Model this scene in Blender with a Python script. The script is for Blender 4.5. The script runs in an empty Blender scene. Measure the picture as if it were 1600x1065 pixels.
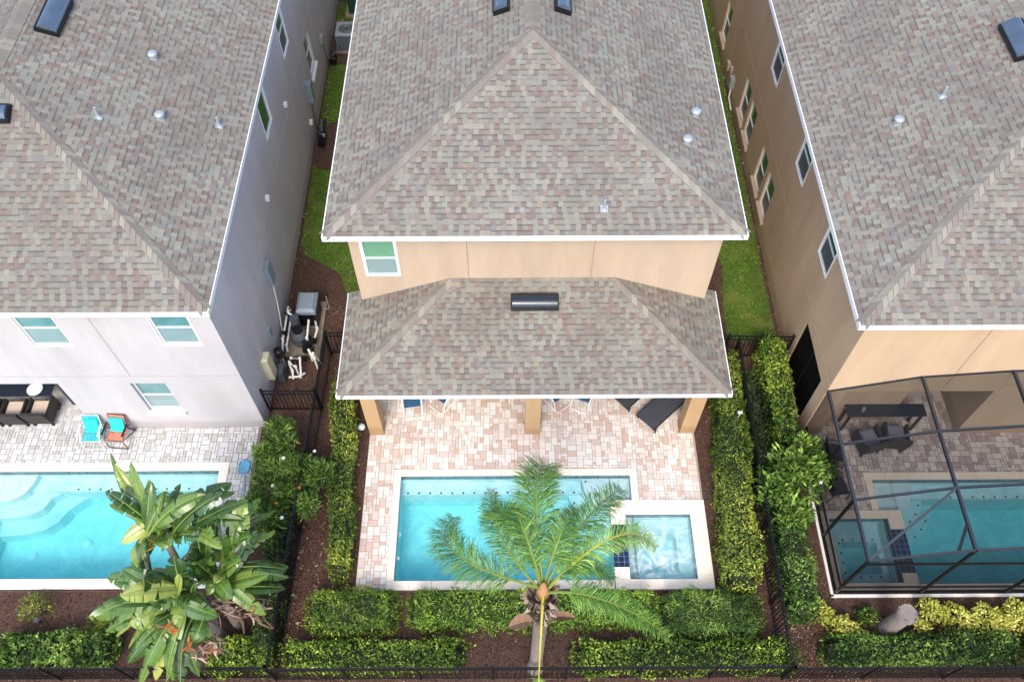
import bpy, math, random
import numpy as np
from mathutils import Vector
random.seed(7); rng = np.random.default_rng(11)
S = bpy.context.scene; COL = S.collection
R = math.radians
# ------------------------------------------------------------------ camera, sky, sun, exposure
cam = bpy.data.cameras.new('camera'); camo = bpy.data.objects.new('camera', cam); COL.objects.link(camo)
camo.location = (0, 0, 22.0); camo.rotation_euler = (R(90) - 0.9956, 0, -0.0056)
cam.sensor_width = 36; cam.lens = 1336.03 / 1600 * 36; cam.clip_end = 2000
S.camera = camo
SUN_EL, SUN_AZ = R(50), R(188)          # azimuth measured clockwise from +Y
W = bpy.data.worlds.new('World'); S.world = W; W.use_nodes = True
wn = W.node_tree; bg = wn.nodes['Background']
sky = wn.nodes.new('ShaderNodeTexSky'); sky.sky_type = 'NISHITA'; sky.sun_disc = False
sky.sun_elevation = SUN_EL; sky.sun_rotation = SUN_AZ; sky.air_density = 1.0; sky.dust_density = 3.0; sky.ozone_density = 0.6
wn.links.new(sky.outputs[0], bg.inputs[0]); bg.inputs[1].default_value = 0.15
sun = bpy.data.lights.new('sun', 'SUN'); sun.energy = 0.72; sun.angle = R(16); sun.color = (1, .96, .9)
suno = bpy.data.objects.new('sun', sun); COL.objects.link(suno)
sd = Vector((math.sin(SUN_AZ) * math.cos(SUN_EL), math.cos(SUN_AZ) * math.cos(SUN_EL), math.sin(SUN_EL)))
suno.rotation_euler = sd.to_track_quat('Z', 'Y').to_euler(); suno.location = (0, -20, 40)
S.view_settings.view_transform = 'Standard'; S.view_settings.look = 'None'
S.view_settings.exposure = 1.22; S.view_settings.gamma = 1
S.render.engine = 'CYCLES'
S.cycles.transparent_max_bounces = 24; S.cycles.max_bounces = 8

# ------------------------------------------------------------------ material helpers
def lin(c): return tuple(((x / 255) / 12.92 if x / 255 <= .04045 else ((x / 255 + .055) / 1.055) ** 2.4) for x in c)
class M:
    def __init__(s, name):
        s.m = bpy.data.materials.new(name); s.m.use_nodes = True; s.t = s.m.node_tree; s.n = s.t.nodes
        s.p = s.n['Principled BSDF']; s.out = s.n['Material Output']
    def new(s, typ, **k):
        n = s.n.new(typ)
        for a, b in k.items(): setattr(n, a, b)
        return n
    def link(s, a, b): s.t.links.new(a, b)
    def val(s, x, sock):
        if hasattr(x, 'is_output'): s.link(x, sock)
        else: sock.default_value = x
    def math(s, op, a, b=0.0, c=0.0):
        n = s.new('ShaderNodeMath', operation=op); s.val(a, n.inputs[0]); s.val(b, n.inputs[1]); s.val(c, n.inputs[2]); return n.outputs[0]
    def mix(s, f, a, b, typ='MIX'):
        n = s.new('ShaderNodeMix', data_type='RGBA', blend_type=typ); s.val(f, n.inputs[0])
        for x, i in ((a, 6), (b, 7)):
            if hasattr(x, 'is_output'): s.link(x, n.inputs[i])
            else: n.inputs[i].default_value = (*x[:3], 1)
        return n.outputs[2]
    def ramp(s, f, stops, interp='LINEAR'):
        n = s.new('ShaderNodeValToRGB'); n.color_ramp.interpolation = interp; e = n.color_ramp.elements
        while len(e) < len(stops): e.new(.5)
        for i, (p, c) in enumerate(stops): e[i].position = p; e[i].color = (*c[:3], 1)
        s.link(f, n.inputs[0]); return n.outputs[0]
    def noise(s, vec, scale, detail=4, rough=.5, dim='3D'):
        n = s.new('ShaderNodeTexNoise', noise_dimensions=dim); n.inputs['Scale'].default_value = scale
        n.inputs['Detail'].default_value = detail; n.inputs['Roughness'].default_value = rough
        if vec is not None: s.link(vec, n.inputs['Vector'])
        return n.outputs[0]
    def coord(s, k='Object'): return s.new('ShaderNodeTexCoord').outputs[k]
    def geo(s): return s.new('ShaderNodeNewGeometry').outputs['Position']
    def bump(s, h, strength=.3, dist=.01):
        n = s.new('ShaderNodeBump'); n.inputs['Strength'].default_value = strength; n.inputs['Distance'].default_value = dist
        s.link(h, n.inputs['Height']); s.link(n.outputs[0], s.p.inputs['Normal'])
    def set(s, **k):
        for a, b in k.items(): s.p.inputs[a.replace('_', ' ')].default_value = b
        return s
def plain(name, rgb, rough=.6, metal=0.0, var=.08, nscale=6, bump=0.0, spec=.5):
    m = M(name); c = lin(rgb); g = m.geo()
    n = m.noise(g, nscale, 5)
    m.link(m.mix(n, [x * (1 - var) for x in c], [min(1, x * (1 + var)) for x in c]), m.p.inputs['Base Color'])
    m.set(Roughness=rough, Metallic=metal); m.p.inputs['Specular IOR Level'].default_value = spec
    if bump: m.bump(m.noise(g, nscale * 25, 3), bump, .01)
    return m.m
def stucco(name, rgb):
    m = M(name); c = lin(rgb); g = m.geo()
    mp = m.new('ShaderNodeMapping'); mp.inputs['Scale'].default_value = (1, 1, .25); m.link(g, mp.inputs['Vector'])
    n1 = m.noise(mp.outputs[0], 1.1, 5, .65); n2 = m.noise(g, 14, 4)
    a = m.mix(m.ramp(n1, [(.3, (0, 0, 0)), (.7, (1, 1, 1))]), [x * .84 for x in c], [min(1, x * 1.06) for x in c])
    b = m.mix(m.math('MULTIPLY', n2, .16), a, [x * .75 for x in c])
    sp = m.new('ShaderNodeSeparateXYZ'); m.link(g, sp.inputs[0])
    low = m.ramp(m.math('ADD', sp.outputs[2], m.math('MULTIPLY', n1, -.5)), [(.0, (1, 1, 1)), (.22, (0, 0, 0))])
    b = m.mix(m.math('MULTIPLY', low, .45), b, [c[0] * .55, c[1] * .48, c[2] * .42])
    ms = m.new('ShaderNodeMapping'); ms.inputs['Scale'].default_value = (2.2, 2.2, .22); m.link(g, ms.inputs['Vector'])
    b = m.mix(m.math('MULTIPLY', m.ramp(m.noise(ms.outputs[0], 2.5, 5, .7), [(.52, (0, 0, 0)), (.78, (1, 1, 1))]), .30), b, [x * .72 for x in c])
    m.link(b, m.p.inputs['Base Color']); m.set(Roughness=.9); m.bump(m.noise(g, 60, 4), .35, .006); return m.m
SH = .146
def shingle(name):
    m = M(name); uv = m.coord('UV'); sp = m.new('ShaderNodeSeparateXYZ'); m.link(uv, sp.inputs[0]); u, v = sp.outputs[0], sp.outputs[1]
    vr = m.math('DIVIDE', v, SH); row = m.math('FLOOR', vr); fv = m.math('FRACT', vr)
    def wn(a, b=None, dim='2D'):
        n = m.new('ShaderNodeTexWhiteNoise', noise_dimensions='3D'); c = m.new('ShaderNodeCombineXYZ'); m.val(a, c.inputs[0])
        if b is not None: m.val(b, c.inputs[1])
        m.link(c.outputs[0], n.inputs['Vector']); return n
    off = m.math('MULTIPLY', wn(row).outputs[0], 9.0)
    cu = m.math('ADD', m.math('DIVIDE', u, .128), off)
    cell = m.math('FLOOR', cu); pair = m.math('FLOOR', m.math('DIVIDE', cu, 2.0))
    pr = m.math('LESS_THAN', wn(pair, m.math('ADD', row, .37)).outputs[0], .06)
    cid = m.math('ADD', m.math('MULTIPLY', pr, m.math('MULTIPLY', pair, 2.0)), m.math('MULTIPLY', m.math('SUBTRACT', 1.0, pr), cell))
    r1 = wn(cid, row); r2 = wn(cid, m.math('ADD', row, .71))
    pal = [(145, 145, 134), (138, 139, 130), (130, 114, 106), (150, 147, 136), (127, 126, 124), (145, 146, 136), (140, 130, 120), (152, 150, 138), (122, 111, 106), (138, 140, 131), (136, 122, 113), (148, 140, 126), (142, 143, 133), (130, 116, 109)]
    col = m.ramp(r1.outputs[0], [(i / len(pal), lin(c)) for i, c in enumerate(pal)], 'CONSTANT')
    big = m.noise(m.geo(), .55, 3); gran = m.noise(m.geo(), 90, 2)
    col = m.mix(m.math('MULTIPLY', m.ramp(big, [(.35, (0, 0, 0)), (.7, (.6, .6, .6))]), .9), col, lin((112, 105, 99)))
    col = m.mix(m.math('MULTIPLY', gran, .40), col, lin((110, 104, 96)))
    alt = m.math('MODULO', m.math('ADD', cell, 4000.0), 2.0); flip = m.math('LESS_THAN', r2.outputs[0], .22)
    raised = m.math('ABSOLUTE', m.math('SUBTRACT', m.math('FLOOR', m.math('ADD', alt, .01)), flip))
    col = m.mix(m.math('MULTIPLY', m.math('SUBTRACT', 1.0, raised), .14), col, lin((84, 80, 76)))  # recessed slots coloured darker, their shade painted in
    # printed shadow band of the laminated strip, only between the raised tabs, and the cut edge of every course
    band = m.math('MULTIPLY', m.math('GREATER_THAN', fv, .77), m.math('SUBTRACT', 1.0, raised))
    col = m.mix(m.math('MULTIPLY', band, .56), col, lin((70, 68, 64)))
    edge = m.math('LESS_THAN', fv, .09)
    col = m.mix(m.math('MULTIPLY', edge, .16), col, lin((54, 50, 50)))
    fu = m.math('FRACT', cu); ju = m.math('MULTIPLY', m.math('LESS_THAN', fu, .07), m.math('SUBTRACT', 1.0, pr))
    col = m.mix(m.math('MULTIPLY', ju, .25), col, lin((80, 74, 72)))
    m.link(col, m.p.inputs['Base Color']); m.set(Roughness=.92); m.p.inputs['Specular IOR Level'].default_value = .25
    h = m.math('ADD', m.math('MULTIPLY', raised, .5), m.math('SUBTRACT', 1.0, fv))
    m.bump(m.math('ADD', h, m.math('MULTIPLY', gran, .25)), .7, .012)
    return m.m
def capmat(name):
    m = M(name); a = m.new('ShaderNodeAttribute', attribute_name='val')
    col = m.ramp(a.outputs['Fac'], [(0, lin((126, 122, 113))), (.22, lin((138, 135, 124))), (.45, lin((131, 125, 117))), (.68, lin((150, 147, 134))), (.84, lin((128, 118, 110)))], 'CONSTANT')
    col = m.mix(m.math('MULTIPLY', m.noise(m.geo(), 60, 2), .4), col, lin((104, 97, 92)))
    m.link(col, m.p.inputs['Base Color']); m.set(Roughness=.92); m.bump(m.noise(m.geo(), 120, 2), .4, .005); return m.m
def valmat(name, stops, rough=.8, nmix=.3, ncol=(90, 80, 75), nscale=30, bump=.3, interp='LINEAR', spec=.4, trans=0.0, big=None):
    m = M(name); a = m.new('ShaderNodeAttribute', attribute_name='val')
    col = m.ramp(a.outputs['Fac'], [(p, lin(c)) for p, c in stops], interp)
    if nmix: col = m.mix(m.math('MULTIPLY', m.noise(m.geo(), nscale, 4), nmix), col, lin(ncol))
    if big: col = m.mix(m.math('MULTIPLY', m.ramp(m.noise(m.geo(), big[0], 4, .6), [(.42, (0, 0, 0)), (.68, (1, 1, 1))]), big[1]), col, lin(big[2]))
    m.link(col, m.p.inputs['Base Color']); m.set(Roughness=rough); m.p.inputs['Specular IOR Level'].default_value = spec
    if bump: m.bump(m.noise(m.geo(), nscale * 3, 3), bump, .006)
    if trans:
        tr = m.new('ShaderNodeBsdfTranslucent'); m.link(col, tr.inputs[0]); mx = m.new('ShaderNodeMixShader'); mx.inputs[0].default_value = trans
        m.link(m.p.outputs[0], mx.inputs[1]); m.link(tr.outputs[0], mx.inputs[2]); m.link(mx.outputs[0], m.out.inputs[0])
    return m.m
def water(name, foam=False, ripple=.5):
    m = M(name); g = m.geo()
    ripple = ripple * .5 if foam else ripple
    n = m.new('ShaderNodeBump'); n.inputs['Strength'].default_value = ripple; n.inputs['Distance'].default_value = .03
    mp = m.new('ShaderNodeMapping'); m.link(g, mp.inputs['Vector']); mp.inputs['Scale'].default_value = (1, 1.4, 1)
    nz = m.new('ShaderNodeTexNoise'); nz.inputs['Scale'].default_value = 5 if not foam else 7; nz.inputs['Detail'].default_value = 4; nz.inputs['Distortion'].default_value = 1.2
    m.link(mp.outputs[0], nz.inputs['Vector']); m.link(nz.outputs[0], n.inputs['Height'])
    tr = m.new('ShaderNodeBsdfTransparent'); gl = m.new('ShaderNodeBsdfGlossy'); gl.inputs['Roughness'].default_value = .04
    fr = m.new('ShaderNodeFresnel'); fr.inputs[0].default_value = 1.33; m.link(n.outputs[0], fr.inputs['Normal']); m.link(n.outputs[0], gl.inputs['Normal'])
    mx = m.new('ShaderNodeMixShader'); m.link(fr.outputs[0], mx.inputs[0]); m.link(tr.outputs[0], mx.inputs[1]); m.link(gl.outputs[0], mx.inputs[2])
    out = mx.outputs[0]
    if foam:
        df = m.new('ShaderNodeBsdfDiffuse'); df.inputs[0].default_value = (.86, .93, .93, 1)
        f1 = m.new('ShaderNodeTexNoise'); f1.inputs['Scale'].default_value = 2.6; f1.inputs['Detail'].default_value = 9; f1.inputs['Distortion'].default_value = 1.3; f1.inputs['Roughness'].default_value = .6
        m.link(g, f1.inputs['Vector'])
        sp = m.new('ShaderNodeSeparateXYZ'); m.link(g, sp.inputs[0])      # jets churn the near half and the middle
        dx = m.math('DIVIDE', m.math('SUBTRACT', sp.outputs[0], 4.0), .95); dy = m.math('DIVIDE', m.math('SUBTRACT', sp.outputs[1], 7.6), .95)
        rr = m.math('ADD', m.math('MULTIPLY', dx, dx), m.math('MULTIPLY', dy, dy))
        k = m.math('ADD', f1.outputs[0], m.math('MULTIPLY', m.math('SUBTRACT', .7, rr), .14))
        fac = m.ramp(k, [(.44, (0, 0, 0)), (.64, (.45, .45, .45)), (.82, (.95, .95, .95))])
        m2 = m.new('ShaderNodeMixShader'); m.link(m.math('ADD', m.math('MULTIPLY', fac, .85), .04), m2.inputs[0]); m.link(out, m2.inputs[1]); m.link(df.outputs[0], m2.inputs[2]); out = m2.outputs[0]
    m.link(out, m.out.inputs['Surface'])
    ab = m.new('ShaderNodeVolumeAbsorption'); ab.inputs[0].default_value = (0.0, .88, .92, 1); ab.inputs[1].default_value = .47
    m.link(ab.outputs[0], m.out.inputs['Volume']); return m.m
def screenmat():
    m = M('screen_mesh'); tr = m.new('ShaderNodeBsdfTransparent'); tr.inputs[0].default_value = (.66, .67, .68, 1)
    df = m.new('ShaderNodeBsdfDiffuse'); df.inputs[0].default_value = (.05, .054, .06, 1); mx = m.new('ShaderNodeMixShader'); mx.inputs[0].default_value = .15
    m.link(tr.outputs[0], mx.inputs[1]); m.link(df.outputs[0], mx.inputs[2]); m.link(mx.outputs[0], m.out.inputs[0]); return m.m
def netmat(rgb):
    m = M('net_mesh'); tr = m.new('ShaderNodeBsdfTransparent'); df = m.new('ShaderNodeBsdfDiffuse'); df.inputs[0].default_value = (*lin(rgb), 1)
    mx = m.new('ShaderNodeMixShader'); mx.inputs[0].default_value = .75
    m.link(tr.outputs[0], mx.inputs[1]); m.link(df.outputs[0], mx.inputs[2]); m.link(mx.outputs[0], m.out.inputs[0]); return m.m
def groundmat():
    m = M('mulch_ground'); g = m.geo(); n = m.noise(g, 26, 8, .75); b = m.noise(g, 1.2, 4, .6); f = m.noise(g, 5, 5, .6)
    c = m.ramp(n, [(.30, lin((44, 33, 28))), (.48, lin((78, 60, 52))), (.62, lin((108, 87, 77))), (.78, lin((136, 116, 104)))])
    c = m.mix(m.ramp(b, [(.40, (0, 0, 0)), (.7, (.55, .55, .55))]), c, lin((86, 60, 48)))
    c = m.mix(m.ramp(f, [(.55, (0, 0, 0)), (.75, (.4, .4, .4))]), c, lin((104, 90, 82)))
    m.link(c, m.p.inputs['Base Color']); m.set(Roughness=.97); m.p.inputs['Specular IOR Level'].default_value = .2; m.bump(n, .8, .03); return m.m
def turfmat():
    m = M('turf'); g = m.geo(); n = m.noise(g, 12, 6, .7); b = m.noise(g, 1.3, 4)
    c = m.ramp(n, [(.3, lin((42, 66, 20))), (.6, lin((84, 116, 34)))]); c = m.mix(m.ramp(b, [(.5, (0, 0, 0)), (.75, (.6, .6, .6))]), c, lin((128, 126, 62)))
    m.link(c, m.p.inputs['Base Color']); m.set(Roughness=.95); m.bump(n, .8, .04); return m.m
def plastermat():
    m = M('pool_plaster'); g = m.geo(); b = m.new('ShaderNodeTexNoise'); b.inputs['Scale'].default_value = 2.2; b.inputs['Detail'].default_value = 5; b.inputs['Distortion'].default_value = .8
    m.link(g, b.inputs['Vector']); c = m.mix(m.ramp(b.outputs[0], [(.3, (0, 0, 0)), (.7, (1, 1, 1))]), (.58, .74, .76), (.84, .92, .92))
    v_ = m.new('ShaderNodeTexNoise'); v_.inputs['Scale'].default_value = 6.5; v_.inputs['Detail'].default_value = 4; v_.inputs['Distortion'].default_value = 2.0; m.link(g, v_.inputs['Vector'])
    c = m.mix(m.ramp(v_.outputs[0], [(.45, (0, 0, 0)), (.62, (.35, .35, .35))]), c, (.5, .68, .72))  # noise mottling stands in for rippling light, painted into the plaster colour
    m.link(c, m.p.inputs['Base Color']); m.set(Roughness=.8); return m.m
def tilemat(name, rgb, rgb2, s=.05):
    m = M(name); br = m.new('ShaderNodeTexBrick'); br.offset = 0; br.inputs['Scale'].default_value = 1; br.inputs['Brick Width'].default_value = s; br.inputs['Row Height'].default_value = s
    br.inputs['Mortar Size'].default_value = .003; br.inputs['Color1'].default_value = (*lin(rgb), 1); br.inputs['Color2'].default_value = (*lin(rgb2), 1); br.inputs['Mortar'].default_value = (.3, .4, .45, 1)
    m.link(m.geo(), br.inputs['Vector']); m.link(br.outputs[0], m.p.inputs['Base Color']); m.set(Roughness=.15); return m.m
def copingmat(rgb):
    m = M('coping_stone'); c = lin(rgb); g = m.geo(); n = m.noise(g, 1.6, 5, .6); f = m.noise(g, 40, 4)
    k = m.mix(m.ramp(n, [(.4, (0, 0, 0)), (.75, (1, 1, 1))]), c, (c[0] * .95, c[1] * .85, c[2] * .72)); k = m.mix(m.math('MULTIPLY', f, .2), k, [x * .8 for x in c])
    m.link(k, m.p.inputs['Base Color']); m.set(Roughness=.75); m.bump(f, .2, .004); return m.m

def blinds(name, rgb, rgb2):
    m = M(name); sp = m.new('ShaderNodeSeparateXYZ'); m.link(m.geo(), sp.inputs[0]); f = m.math('FRACT', m.math('DIVIDE', sp.outputs[2], .075))
    c = m.ramp(f, [(.0, lin(rgb2)), (.18, lin(rgb2)), (.3, lin(rgb)), (.85, lin(rgb))]); c = m.mix(m.math('MULTIPLY', m.noise(m.geo(), 3, 4), .5), c, lin(rgb2))
    m.link(c, m.p.inputs['Base Color']); m.set(Roughness=.15); m.p.inputs['Specular IOR Level'].default_value = .9; return m.m
MT = dict(
 shingle=shingle('asphalt_shingle'), cap=capmat('ridge_shingle'),
 st_grey=stucco('stucco_grey', (196, 193, 196)), st_tan=stucco('stucco_tan', (190, 170, 148)), st_tan2=stucco('stucco_tan_neighbour', (197, 171, 141)), st_post=stucco('stucco_post', (186, 154, 114)),
 white=plain('white_paint', (236, 238, 242), .45, var=.03), joint=plain('joint_dark', (152, 132, 112), .9), joint_g=plain('joint_grey', (160, 158, 164), .9),
 soffit=plain('soffit', (215, 212, 205), .8), dark=plain('dark_interior', (52, 50, 50), .8), black=plain('black_metal', (26, 27, 30), .4, .3),  # dark interior: shade of the recesses put into the wall colour
 bronze=plain('bronze_metal', (62, 66, 74), .4, .4), teal_reflect_glass=plain('teal_reflect_glass', (92, 142, 144), .12, var=.35, nscale=3, spec=1.0), pale_glass=blinds('blind_behind_glass', (146, 170, 171), (112, 140, 144)),  # upper front panes: reflected teal put into the base colour
 green_glass=plain('green_glass', (30, 84, 58), .1, var=.5, nscale=2.5, spec=.8), dark_glass=plain('screened_glass', (78, 88, 92), .35, var=.25, nscale=5), green_glass2=plain('green_blind_glass', (104, 158, 128), .15, var=.2, nscale=3, spec=.8),  # side wall panes: reflection of the grass painted as green base colour
 dome_dk=plain('skylight_dome_dark', (34, 46, 60), .2, var=.4, nscale=3), sky_dome=plain('skylight_dome', (74, 90, 110), .12, var=.5, nscale=1.8, spec=1.0), galv=plain('galvanised', (170, 178, 184), .5, .4), grey_box=plain('grey_enclosure', (128, 142, 152), .5), grey_dk=plain('grey_plastic', (74, 82, 88), .5),  # skylight dome: cloudy sky reflection painted in as noise
 beige=plain('beige_plastic', (205, 200, 168), .6), pvc=plain('white_pvc', (228, 226, 220), .4), conc=plain('concrete', (138, 130, 112), .9, nscale=10, bump=.4), wicker=plain('dark_wicker', (46, 40, 40), .6, nscale=60, bump=.8),
 cushion=plain('beige_cushion', (214, 196, 176), .9, nscale=14), cushion_g=plain('grey_cushion', (120, 124, 136), .9, nscale=14), blue_sling=plain('blue_sling', (44, 92, 128), .8, nscale=30), char_sling=plain('charcoal_sling', (58, 62, 70), .7, nscale=20),
 teal_cloth=plain('teal_cloth', (40, 205, 196), .8, nscale=10), orange_web=plain('orange_web', (196, 122, 98), .8), teal_web=plain('teal_web', (50, 178, 186), .8), white_tube=plain('white_tube', (240, 240, 240), .3), table=plain('dark_table', (34, 42, 56), .35, spec=.7),
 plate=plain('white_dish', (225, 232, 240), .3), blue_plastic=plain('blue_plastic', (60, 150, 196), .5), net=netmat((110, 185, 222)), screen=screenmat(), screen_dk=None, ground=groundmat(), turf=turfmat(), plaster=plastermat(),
 water=water('pool_water'), water_r=water('pool_water_shaded'), foam=water('spa_water', True, .8), bluetile=tilemat('navy_tile', (22, 36, 62), (30, 52, 88), .15), band=tilemat('waterline_tile', (96, 128, 134), (70, 104, 116), .1), studs=plain('marker_tile', (36, 62, 84), .3), coping=copingmat((238, 230, 216)), coping_w=copingmat((238, 236, 230)), coping_t=copingmat((226, 214, 194)),
 pav_pink=valmat('pavers_pink', [(0, (226, 221, 213)), (.22, (216, 203, 192)), (.38, (206, 184, 170)), (.5, (226, 216, 206)), (.66, (200, 174, 158)), (.76, (232, 228, 222)), (.9, (202, 194, 186))], .85, .22, (170, 150, 136), 22, .25, 'CONSTANT', big=(.7, .28, (178, 152, 136))),
 pav_grey=valmat('pavers_grey', [(0, (206, 205, 203)), (.25, (192, 191, 189)), (.5, (216, 215, 213)), (.7, (180, 178, 174)), (.85, (200, 201, 204))], .85, .22, (168, 166, 160), 22, .25, 'CONSTANT', big=(.8, .28, (176, 172, 164))),
 pav_tan=valmat('pavers_tan', [(0, (206, 196, 186)), (.2, (184, 166, 156)), (.4, (214, 204, 192)), (.6, (170, 148, 142)), (.75, (196, 186, 180)), (.9, (158, 140, 132))], .85, .22, (130, 116, 110), 22, .25, 'CONSTANT', big=(.8, .3, (150, 134, 124))),
 grout_l=plain('paver_joint_light', (166, 150, 136), .95), grout=plain('paver_joint', (122, 112, 104), .95), mulch=valmat('mulch_chip', [(0, (34, 26, 24)), (.4, (80, 56, 45)), (.65, (114, 82, 66)), (.88, (136, 108, 88)), (1, (186, 166, 144))], .95, 0, bump=0, spec=.2),
 core=plain('twigs', (40, 46, 24), .95, nscale=12, var=.4), bark=plain('grey_bark', (136, 127, 120), .9, nscale=14, var=.3, bump=.7), twig=plain('brown_stem', (96, 78, 58), .9),
)
def leafmat(name, a, b, c, rough=.55, tr=.22, spec=.3): return valmat(name, [(0, a), (.5, b), (.93, c), (1, tuple(min(255, int(x * 1.22)) for x in c))], rough, 0, bump=0, trans=tr, spec=spec)
MT.update(
 lf_green=leafmat('hedge_leaf_green', (44, 70, 24), (106, 140, 46), (172, 190, 78)), lf_fine=leafmat('hedge_leaf_fine', (44, 74, 24), (102, 142, 44), (160, 188, 78)), lf_yel=leafmat('hedge_leaf_olive', (48, 72, 24), (106, 132, 46), (170, 176, 76)),
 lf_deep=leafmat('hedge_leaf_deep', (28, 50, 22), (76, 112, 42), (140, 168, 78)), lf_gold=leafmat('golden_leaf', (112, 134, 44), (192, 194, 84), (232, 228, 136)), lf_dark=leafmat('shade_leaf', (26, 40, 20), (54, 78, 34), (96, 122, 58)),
 grass=leafmat('grass_blade', (62, 96, 24), (114, 152, 38), (172, 186, 76)), palm=leafmat('palm_leaflet', (52, 92, 46), (98, 144, 60), (164, 194, 98), .4, .3), midrib=plain('leaf_midrib', (128, 148, 70), .5), stemg=plain('frond_stem_green', (112, 132, 56), .5, var=.2), rachis=plain('frond_stem', (178, 170, 62), .5, var=.2),
 paddle=valmat('paddle_leaf', [(0, (38, 66, 30)), (.45, (76, 114, 46)), (.8, (124, 152, 66)), (1, (176, 186, 96))], .28, .25, (52, 80, 44), 8, .25, spec=.7, trans=.18), dead=valmat('dead_leaf', [(0, (96, 72, 56)), (.5, (148, 118, 96)), (1, (196, 176, 160))], .9, .2, (90, 70, 60), 20, .4, trans=.1),
 bract=valmat('orange_bract', [(0, (150, 78, 34)), (.6, (196, 104, 44)), (1, (214, 160, 48))], .7, 0, bump=0, trans=.15), boot=valmat('palm_boot', [(0, (112, 96, 86)), (.5, (166, 146, 132)), (1, (212, 200, 190))], .9, .3, (80, 62, 52), 24, .5), flowerw=plain('white_petal', (240, 238, 228), .7),
)

MT['screen_dk'] = MT['screen'].copy(); MT['screen_dk'].name = 'porch_screen_dark'  # darker mesh copy, shade inside the porch opening put into its colour
for n_ in MT['screen_dk'].node_tree.nodes:
    if n_.type == 'BSDF_TRANSPARENT': n_.inputs[0].default_value = (.3, .3, .3, 1)
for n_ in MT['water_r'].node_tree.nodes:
    if n_.type == 'VOLUME_ABSORPTION': n_.inputs[1].default_value = .55  # denser copy for the screened pool, some of its shade put into the colour
MT['screen_side'] = MT['screen'].copy(); MT['screen_side'].name = 'screen_mesh_dense'
for n_ in MT['screen_side'].node_tree.nodes:
    if n_.type == 'BSDF_TRANSPARENT': n_.inputs[0].default_value = (.40, .40, .41, 1)
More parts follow.
